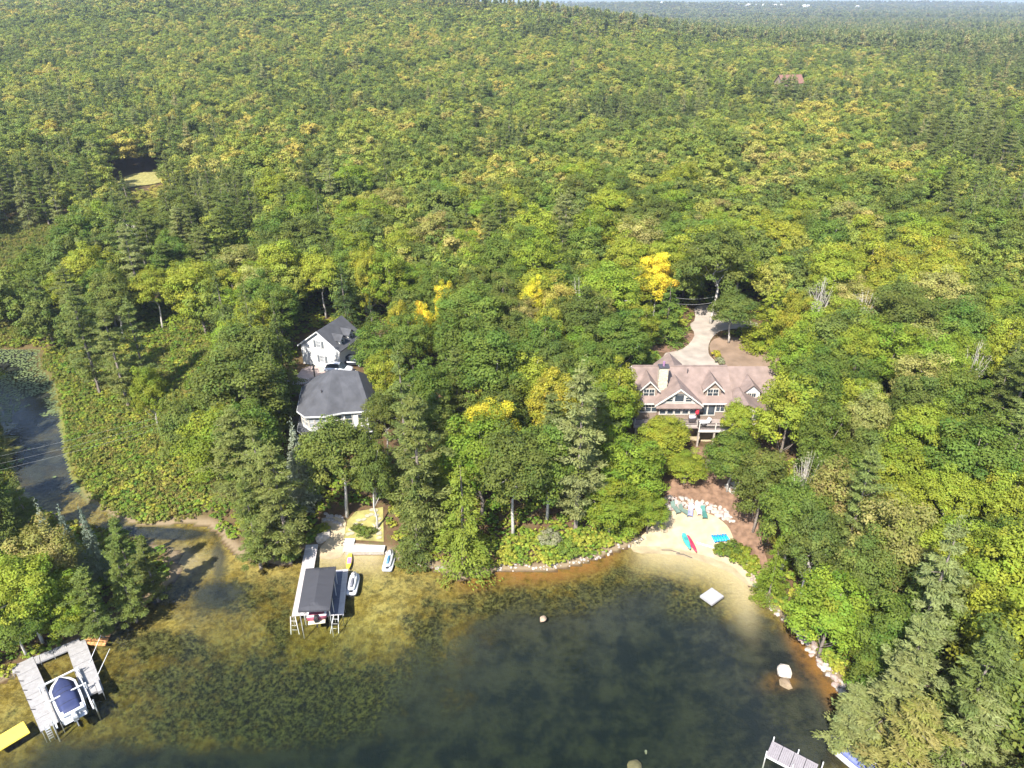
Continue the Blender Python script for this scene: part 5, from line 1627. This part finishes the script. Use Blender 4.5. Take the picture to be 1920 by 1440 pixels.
MB().tube([(0, 0, .28), (0, 0, .32)], .2, 12).build('cockpit', mat('dark red cockpit', (.35, .02, .05), .5), k2)
# blue mat
bmt = thing('inflatable_mat', 'bright blue inflatable mat folded on the beach', 'inflatable', PT(1350, 1014) + Vector((0, 0, .1)), R(8))
BL = mat('bright blue vinyl', (.02, .32, .75), .4, .15, 4)
for i in range(6):
    MB().tube([(-.85 + i * .34, -.55, .12 + .06 * (i % 2)), (-.85 + i * .34, .55, .12 + .06 * ((i + 1) % 2))], .16, 8).build('air_chamber', BL, bmt, True)
fl_ = thing('driftwood_pole', 'long pale pole lying across the beach toward the shrub', 'pole', (0, 0, 0))
a, b_ = PT(1306, 1022), PT(1345, 1033)
MB().tube([a + Vector((0, 0, .12)), b_ + Vector((0, 0, .12))], .12, 8).build('log', M['white'], fl_)
for (u0, v0, u1, v1, l_) in ((1240, 1031, 1275, 1037, 'dark thin driftwood stick at the left of the beach waterline'), (1268, 1038, 1298, 1046, 'dark driftwood stick in the shallows below the kayaks')):
    a, b_ = P(u0, v0, .04), P(u1, v1, .04)
    s_ = MB().tube([a, a.lerp(b_, .5) + Vector((0, .25, 0)), b_], .05, 5).build('driftwood', M['rail']); tag(s_, l_, 'driftwood')
# beach loungers
def lounger(label, u, v, rz, m):
    p = PT(u, v)
    o = thing('beach_chair', label, 'beach chair', p + Vector((0, 0, .1)), rz, 'chairs at the back of the beach')
    MB().box((0, -.35, .32), (.6, 1.3, .06)).build('seat', m, o)
    MB().box((0, .55, .58), (.6, .06, .75), rx=R(-35)).build('backrest', m, o)
    for s in (-.28, .28):
        MB().box((s, -.35, .45), (.06, .9, .04)).build('armrest', m, o)
        for y in (-.85, .2): MB().box((s, y, .15), (.06, .06, .32)).build('leg', m, o)
TE = mat('dark green chair paint', (.05, .15, .13), .6); TD = mat('grey green chair paint', (.12, .17, .14), .6)
lounger('leftmost grey green chair in front of the boulders', 1264, 962, R(20), TD)
lounger('second grey green chair from the left in front of the boulders', 1281, 965, R(35), TD)
lounger('lavender chair in front of the boulders', 1293.5, 967, R(-15), mat('lavender chair', (.24, .24, .40), .6))
lounger('pale pink chair in front of the boulders', 1308, 963, R(0), mat('pale pink chair', (.7, .5, .5), .6))
lounger('teal chair at the right end of the row', 1318, 969, R(0), TE)

# raft
pr_ = P(1335, 1117, .4)
rf_ = thing('swim_raft', 'square grey topped swim raft floating off the beach', 'raft', (pr_.x, pr_.y, 0), R(38))
for i in range(9):
    MB().box((-1.2 + i * .3, 0, .42), (.285, 2.2, .05)).build('plank', mat('raft boards', (.27, .27, .285), .7, .06) if i == 0 else bpy.data.materials['raft boards'], rf_)
MB().box((0, -1.12, .28), (2.7, .05, .26)).build('side_beam', M['plank'], rf_); MB().box((0, 1.12, .28), (2.7, .05, .26)).build('side_beam', M['plank'], rf_)
MB().box((-1.375, 0, .28), (.05, 2.2, .26)).build('side_beam', M['plank'], rf_); MB().box((1.375, 0, .28), (.05, 2.2, .26)).build('side_beam', M['plank'], rf_)
for s in (-.9, .9): MB().box((s, 0, .1), (.6, 2.0, .3)).build('float', M['blk'], rf_)
rf_.scale = (.76, .76, .9)
# yellow swim mat
q4 = [P(-24, 1393, .1), P(42, 1354, .1), P(58, 1373, .1), P(-6, 1412, .1)]
cen = sum(q4, Vector()) / 4
o_, ay, Ly = frame_of(q4[0], q4[1]); Wy = (q4[2] - q4[1]).length
ym = thing('foam_mat', 'bright yellow floating foam mat by the grey dock', 'foam mat', (cen.x, cen.y, .02), ay)
MB().box((0, 0, .09), (Ly, Wy, .14)).build('foam', mat('yellow foam', (.62, .47, .07), .6, .06, 1), ym, bevel=.03)
MB().tube([(-Ly / 2, -Wy / 2 + .15, .14), (-Ly / 2, Wy / 2 - .15, .14)], .1, 8).build('pillow_roll', mat('amber roll', (.6, .3, .04), .6), ym)

# grey docks and boat lift lower left
dC = dock('grey_dock', 'left pier of the weathered grey dock with a ladder at its end', P(43, 1240, .5), P(96, 1362, .5), 1.75, .5, 6, M['plank'])
dD = dock('grey_dock', 'right pier of the weathered grey dock with step boxes', P(142, 1206, .5), P(176, 1302, .5), 1.75, .5, 5, M['plank'])
dE = dock('dock_walkway', 'dark walkway along the shore joining the two grey piers', P(22, 1256, .48), P(150, 1203, .48), 1.1, .46, 5, M['plank'])
o_, aD, LD = frame_of(P(142, 1206), P(176, 1302))
MB().box((LD - .8, -.2, .62), (1.4, 1.05, .2)).build('step_box', M['plank'], dD)
MB().box((LD - .6, .55, .7), (1.7, .38, .36)).build('bench', M['plank'], dD)
o_, aC, LC = frame_of(P(43, 1240), P(96, 1362))
ld = MB()
for s in (-.2, .2): ld.tube([(LC + .05, s - .3, 1.0), (LC + .12, s - .3, -1.0)], .03, 6)
for k in range(5): ld.box((LC + .1, -.3, -.6 + k * .3), (.16, .4, .04))
ld.build('ladder', M['alu'], dC)
for k in range(5): # cleats
    MB().box((1.2 + k * 1.5, -.75, .56), (.45, .06, .08), R(45)).build('cleat', M['darkmetal'], dC)
# lift
bc0, bc1 = P(138, 1337, 1.0), P(113, 1277, 1.0)
o_, al, Ll = frame_of(bc0, bc1)
ctr = (Vector(bc0[:2]) + Vector(bc1[:2])) / 2
lf = thing('boat_lift', 'white metal boat lift frame between the grey piers', 'boat lift', (ctr.x, ctr.y, 0), al)
for s in (-1, 1):
    MB().box((0, s * 1.55, .95), (6.2, .14, .16)).build('side_rail', M['white'], lf)
    for x in (-2.6, 2.6):
        MB().tube([(x, s * 1.75, 1.5), (x, s * 1.75, -1.5)], .06, 8).build('leg', M['alu'], lf)
MB().box((2.9, 0, 1.1), (.14, 3.6, .14)).build('cross_beam', M['white'], lf)
MB().box((-.3, 0, 1.75), (.12, 3.6, .1)).build('cross_beam', M['white'], lf)
for s in (-1, 1): MB().box((-.3, s * 1.72, 1.4), (.1, .1, .7)).build('upright', M['white'], lf)
MB().box((0, -1.0, .35), (5, .15, .15)).build('bunk', M['alu'], lf); MB().box((0, 1.0, .35), (5, .15, .15)).build('bunk', M['alu'], lf)
wb = motorboat('covered_motorboat', 'white motorboat with navy cover sitting on the boat lift', ctr - Vector((math.cos(al), math.sin(al))) * .15, al, 5.2, 2.35, M['gelwhite'], None, M['navy'], .5)
MB().box((-2.35, 0, 1.0), (.7, 2.0, .14)).build('stern_deck', M['gelwhite'], wb, bevel=.04)
for y in (-.45, 0, .4): outboard(wb, -3.0, y, .35, M['alu']) if y == 0 else MB().tube([(-2.8, y, .75), (-3.05, y, .75)], .06, 6).build('tie_down', M['alu'], wb)
# mooring whips
for (u0, v0, u1, v1, l_) in ((168, 1241, 189, 1191, 'white mooring pole nearest the shore at the right grey pier'), (182, 1268, 206, 1216, 'white mooring pole farther out on the right grey pier')):
    a, b_ = P(u0, v0, .5), P(u1, v1, 2.6)
    t_ = thing('mooring_whip', l_, 'mooring pole', a)
    MB().tube([(0, 0, 0), b_ - a], [.035, .02], 6).build('rod', M['white'], t_)
    MB().box((0, 0, 0), (.2, .2, .12)).build('base', M['alu'], t_)
# log steps
ls_ = thing('log_steps', 'rusty orange timber steps at the shore by the right pier', 'steps', P(158, 1206, .3), R(-5))
RW = mat('orange timber', (.50, .24, .09), .8, .2, 4)
for k in range(3):
    for q in range(6):
        MB().box((.1 + q * .42, k * .45, .05 + .16 * k), (.36, .3, .16), R(8)).build('timber', RW, ls_)
# lower right dock and covered boat
dF = dock('small_dock', 'narrow grey dock with white posts at the bottom edge near the covered boat', P(1442, 1402, .6), P(1530, 1448, .6), 1.7, .6, 4, mat('rosy grey boards', (.22, .20, .21), .85, .1, 3), False)
o_, aF, LF = frame_of(P(1442, 1402), P(1530, 1448))
for x, y in ((.1, .9), (2.3, .9), (4.4, .9), (.0, -.9), (2.3, -.9), (4.4, -.9)):
    MB().tube([(x, y, 1.15), (x, y, -2.2)], .055, 8).build('post', M['white'], dF)
MB().tube([(.05, .9, 1.5), (.05, -.9, 1.5)], .0001, 3) if False else None
MB().box((LF / 2, -.92, .5), (LF, .07, .2)).build('rail', M['white'], dF)
pc2 = P(1596, 1420, .6)
motorboat('moored_boat', 'white boat with blue cover half hidden under the pine branches at lower right', (pc2.x, pc2.y), R(125), 4.9, 2.0, M['gelwhite'], None, mat('faded blue cover', (.10, .12, .28), .7, .2, 2), .0)

# ------------------------------------------------------------ lakeside lawn: cap wall, rocks, patio
wl_ = thing('lakefront_wall', 'white capped wall along the front of the lakeside lawn', 'wall', (0, 0, 0))
pa = [P(646, 1029, .9), P(719, 1029, .9), P(719, 1018, .9), P(666, 1014, .9), P(646, 1014, .9)]
MB().prism([tuple(p[:2]) for p in pa][::-1], -.1, .5).build('wall_core', M['found'], wl_)
a, b_ = P(645, 1023.5, .9), P(720, 1025, .9)
MB().box(((a.x + b_.x) / 2, (a.y + b_.y) / 2, .58), ((b_ - a).length + .1, 1.0, .12)).build('cap', M['wall_white'], wl_)
p = P(654, 1013, .9)
MB().box((p.x, p.y + .1, .57), (1.3, 1.2, .1)).build('cap', M['wall_white'], wl_)

ROCKM = [mat('granite %s' % c, col, .9, .22, 1.5, .6, 5) for c, col in (('grey', (.28, .25, .23)), ('pale', (.34, .30, .255)), ('tan', (.27, .20, .14)), ('pink', (.29, .22, .19)))]
def rock_mesh(seed, m):
    rr = random.Random(seed)
    bm = bmesh.new(); bmesh.ops.create_icosphere(bm, subdivisions=2, radius=1)
    ax = [Vector((rr.gauss(0, 1), rr.gauss(0, 1), rr.gauss(0, 1))).normalized() for _ in range(9)]
    cut = [rr.uniform(.55, .9) for _ in ax]
    for v_ in bm.verts:
        for a_, c_ in zip(ax, cut):
            d_ = v_.co.dot(a_)
            if d_ > c_: v_.co -= a_ * (d_ - c_)
        v_.co *= rr.uniform(.96, 1.04)
    me = bpy.data.meshes.new('rock'); bm.to_mesh(me); bm.free(); me.materials.append(m)
    return me
RK = [rock_mesh(i, ROCKM[i % 4]) for i in range(12)]
def rock(p, s, label, group, k=None, flat=.7):
    o = bpy.data.objects.new('rock', RK[(k if k is not None else random.randrange(12)) % 12]); COL.objects.link(o)
    o.location = p; o.rotation_euler = (random.uniform(-.3, .3), random.uniform(-.3, .3), random.uniform(0, 6.28))
    o.scale = (s * random.uniform(.8, 1.25), s * random.uniform(.7, 1.1), s * flat)
    return tag(o, label, 'rock', group)
BO = 0
def scatter_rocks(poly, n, s0, s1, label, group, pal=None):
    w = PTs(poly); xs = [q[0] for q in w]; ys = [q[1] for q in w]
    c = 0; pts_ = []; tries = 0
    while c < n and tries < n * 60:
        tries += 1
        x, y = random.uniform(min(xs), max(xs)), random.uniform(min(ys), max(ys))
        if not inside(w, np.array([x]), np.array([y]))[0]: continue
        s = random.uniform(s0, s1)
        if any((x - a) ** 2 + (y - b) ** 2 < ((s + d) * .55) ** 2 for a, b, d in pts_): continue
        pts_.append((x, y, s)); c += 1
        rock((x, y, max(T(x, y), -.3) + s * .1), s, label, group, random.choice(pal) if pal else None)
scatter_rocks([(1230, 952), (1250, 934), (1290, 936), (1330, 946), (1362, 960), (1378, 985), (1360, 980), (1335, 962), (1290, 952), (1262, 958), (1240, 968)], 110, .25, .6, 'pale boulder in the stone band behind the beach chairs', 'boulders behind the beach', [0, 1, 5, 9, 3, 1])
scatter_rocks([(1358, 912), (1385, 905), (1392, 928), (1368, 930)], 22, .25, .5, 'white boulder in the small pile right of the mulch slope', 'white boulders on the slope', [1, 5, 9])
scatter_rocks([(1288, 858), (1335, 858), (1345, 885), (1292, 885)], 22, .25, .5, 'pinkish boulder in the shaded pile below the terrace', 'boulders below the terrace', [3, 7, 11, 2])
scatter_rocks([(648, 1031), (722, 1031), (728, 1040), (648, 1038)], 42, .16, .32, 'small rust stained rock at the foot of the lakefront wall', 'rocks below the lakefront wall', [2, 3, 6, 7])
scatter_rocks([(1478, 1160), (1500, 1180), (1545, 1236), (1580, 1282), (1606, 1330), (1594, 1330), (1565, 1290), (1525, 1240), (1488, 1190)], 44, .18, .5, 'rock on the steep right shore', 'rocks along the right shore', [1, 3, 5, 0])
scatter_rocks([(930, 1060), (1000, 1063), (1060, 1055), (1120, 1040), (1165, 1020), (1215, 1002), (1215, 1012), (1168, 1032), (1120, 1052), (1060, 1066), (1000, 1073), (930, 1072)], 75, .08, .25, 'pale stone along the middle shore below the shrubs', 'stones along the middle shore', [1, 5, 9, 0])
scatter_rocks([(725, 1036), (830, 1066), (830, 1075), (725, 1046)], 26, .15, .35, 'rock at the shore right of the lawn', 'rocks right of the lawn', None)
scatter_rocks([(610, 965), (645, 970), (640, 985), (608, 980)], 14, .2, .4, 'grey rock above the boat ramp', 'rocks above the boat ramp', [0, 4, 8])
scatter_rocks([(1395, 1075), (1410, 1078), (1450, 1135), (1476, 1165), (1465, 1165), (1430, 1125)], 24, .15, .4, 'stone along the shore right of the beach', 'stones right of the beach', None)
p = P(607, 1010, .2)
rock((p.x, p.y, .5), 1.0, 'large pale boulder at the foot of the boat ramp', None, 1, .9)
p = P(1469, 1262, 0)
bo = rock((p.x, p.y, .15), 1.15, 'large white boulder rising from the lake near the right shore', None, 5, .95); bo.name = 'boulder'
bo.scale = (.85, .8, .85)
rock((p.x + .1, p.y - .8, -1.0), 1.2, 'rust brown underwater boulder below the large white one', None, 2, .7)
p = P(1018, 1161, 0); rock((p.x, p.y, .0), .42, 'small tan rock breaking the water in mid bay', None, 2, .9)
rock((P(1216, 1372).x, P(1216, 1372).y, T(*P(1216, 1372)[:2]) + .2), .2, 'tiny pale rock under the deep water', None, 1, .9)
p = P(1193, 1400); rock((p.x, p.y, T(p.x, p.y) + .3), 1.0, 'submerged tan boulder at the bottom of the bay', None, 2, .6)
# stepping stones and fire ring
SS = mat('stepping stone', (.30, .27, .20), .9, .12, 3)
stp = [(1015, 190), (1050, 200), (975, 265), (940, 285), (890, 305), (860, 335), (1010, 240), (1080, 285), (1075, 320), (1075, 350), (1080, 380), (1082, 410), (1085, 440), (1085, 465), (790, 440), (820, 420), (810, 400), (1060, 260)]
for a, b_ in stp:
    q = PT(500 + a / 5.143, 920 + b_ / 5.143)
    s_ = MB().prism([(random.uniform(.3, .42) * math.cos(t), random.uniform(.22, .32) * math.sin(t)) for t in np.linspace(0, 5.5, 7)], 0, .09).build('stepping_stone', SS, None, loc=(q.x, q.y, q.z + .06), rz=random.uniform(-.4, .4))
    tag(s_, 'flat stepping stone in the path across the lakeside lawn', 'stepping stone', 'stepping stones on the lawn')
fr_ = thing('fire_ring', 'ring of pale stones round a fire pit on the lakeside lawn', 'fire pit', PT(688, 992) + Vector((0, 0, .08)))
for k in range(16):
    t = k * 6.283 / 16
    MB().box((1.0 * math.cos(t), .9 * math.sin(t), .1), (.34, .2, .2), t + 1.57).build('stone', M['stone'], fr_, bevel=.03)
for (u_, v_, s_, c_, l_) in ((672, 1000, .8, 'oak', 'leftmost bush of the bed on the lakeside lawn'), (680, 1006, .9, 'green', 'middle bush of the bed on the lakeside lawn'), (692, 1006, .9, 'oak', 'rightmost bush of the bed on the lakeside lawn'),
                             (605, 996, .9, 'yg', 'yellowish bush left of the boat ramp'), (592, 1008, 1.0, 'green', 'green bush behind the large pale boulder'), (598, 1003, .7, 'gold', 'tiny golden bush left of the boat ramp')):
    q = PT(u_, v_); plant('shrub', q, s_ * 1.1, s_, c_, l_)
for (u_, v_, s_, c_, l_) in ((1370, 1046, 1.6, 'green', 'wide shrub at the right end of the beach'), (1392, 1056, 1.6, 'yg', 'second shrub right of the beach'), (1355, 1040, 1.1, 'yg', 'small shrub nearest the blue mat'),
                             (1030, 1018, 1.5, 'grey', 'grey twiggy bush in the shore shrubs'), (1060, 1040, 1.4, 'green', 'green bush in the shore shrubs')):
    q = PT(u_, v_); plant('shrub', q, s_ * 1.1, s_, c_, l_)

# power lines over the creek and the driveway
def wire(label, pts, r=.022):
    q = [Vector(p) for p in pts]; out_ = []
    for i in range(13):
        t = i / 12; out_.append(q[0].lerp(q[1], t) - Vector((0, 0, 1.0 * 4 * t * (1 - t))))
    tag(MB().tube(out_, r, 4).build('power_line', mat('weathered wire', (.45, .45, .43), .5) if 'wire' not in M else M['wire']), label, 'power line')
M['wire'] = mat('weathered wire', (.25, .25, .24), .5)
for k, (v0, v1) in enumerate(((853, 690), (868, 697), (880, 706))):
    wire(['upper', 'middle', 'lowest'][k] + ' of the wires crossing the creek toward the garage', [P(-60, v0 + 15, 10 - .3 * k), P(588, v1, 8.5 - .3 * k)], .009)
up = thing('utility_pole', 'wooden utility pole beside the garage where the creek wires end', 'utility pole', (P(588, 690, 8.5).x, P(588, 690, 8.5).y, 5))
MB().tube([(0, 0, -.5), (0, 0, 4.2)], [.16, .12], 8).build('pole', BARK, up); MB().box((0, 0, 3.6), (.12, 1.6, .12)).build('crossarm', BARK, up)
for k, (v0, v1) in enumerate(((551, 556), (562, 566))):
    wire(['upper', 'lower'][k] + ' wire crossing the driveway opening', [P(1230, v0 - 3, 13 - k), P(1350, v1 - 2, 13 - k)], .018)
# far brown roof and the town
def far_house(name, label, p, s, roofm, wallm, rz=0):
    h = thing(name, label, 'house', p, rz)
    gable_block(h, 'wall', -s * .6, s * .6, -s * .4, s * .4, -24, s * .45, s * .8, wallm, roofm, 'x', .5)
p = march(1480, 150, 15)
far_house('distant_house', 'distant building with reddish brown roof among the trees', p + Vector((0, 0, 9.5)), 10, mat('red brown far roof', (.15, .075, .055), .9), M['shingle_wall'], .2)
for i in range(26):
    u_ = random.gauss(1440, 95); v_ = random.uniform(4, 13)
    x_ = (u_ - 960) / F_PX; y = random.uniform(3250, 3650)
    x = x_ * y * .9
    far_house('town_building', 'tiny pale building of the hazy far town', (x, y, T(x, y) + 17), random.uniform(9, 16), M['white'], M['white'], random.uniform(0, 3))
    COL.objects.get  # keep names plain
for o in COL.objects:
    if o.name.startswith('town_building'): o['group'] = 'buildings of the far town'

# where look-alikes still share a description, say their order across the view
ORD = ['leftmost', 'second from left', 'third from left', 'fourth from left', 'fifth from left', 'sixth from left', 'seventh from left', 'eighth from left', 'ninth from left', 'tenth from left',
       'eleventh from left', 'twelfth from left', 'thirteenth from left', 'fourteenth from left', 'fifteenth from left', 'sixteenth from left']
bylab = {}
for o in COL.objects:
    if o.get('group') == 'trees of the surrounding woods': bylab.setdefault(o['label'], []).append(o)
for lab, os_ in bylab.items():
    if len(os_) < 2: continue
    os_.sort(key=lambda o: o.location.x / (o.location.y + 25))
    for k_, o in enumerate(os_):
        if k_ == len(os_) - 1: o['label'] = lab + ', rightmost of its kind there'
        elif k_ < len(ORD): o['label'] = lab + ', ' + ORD[k_]
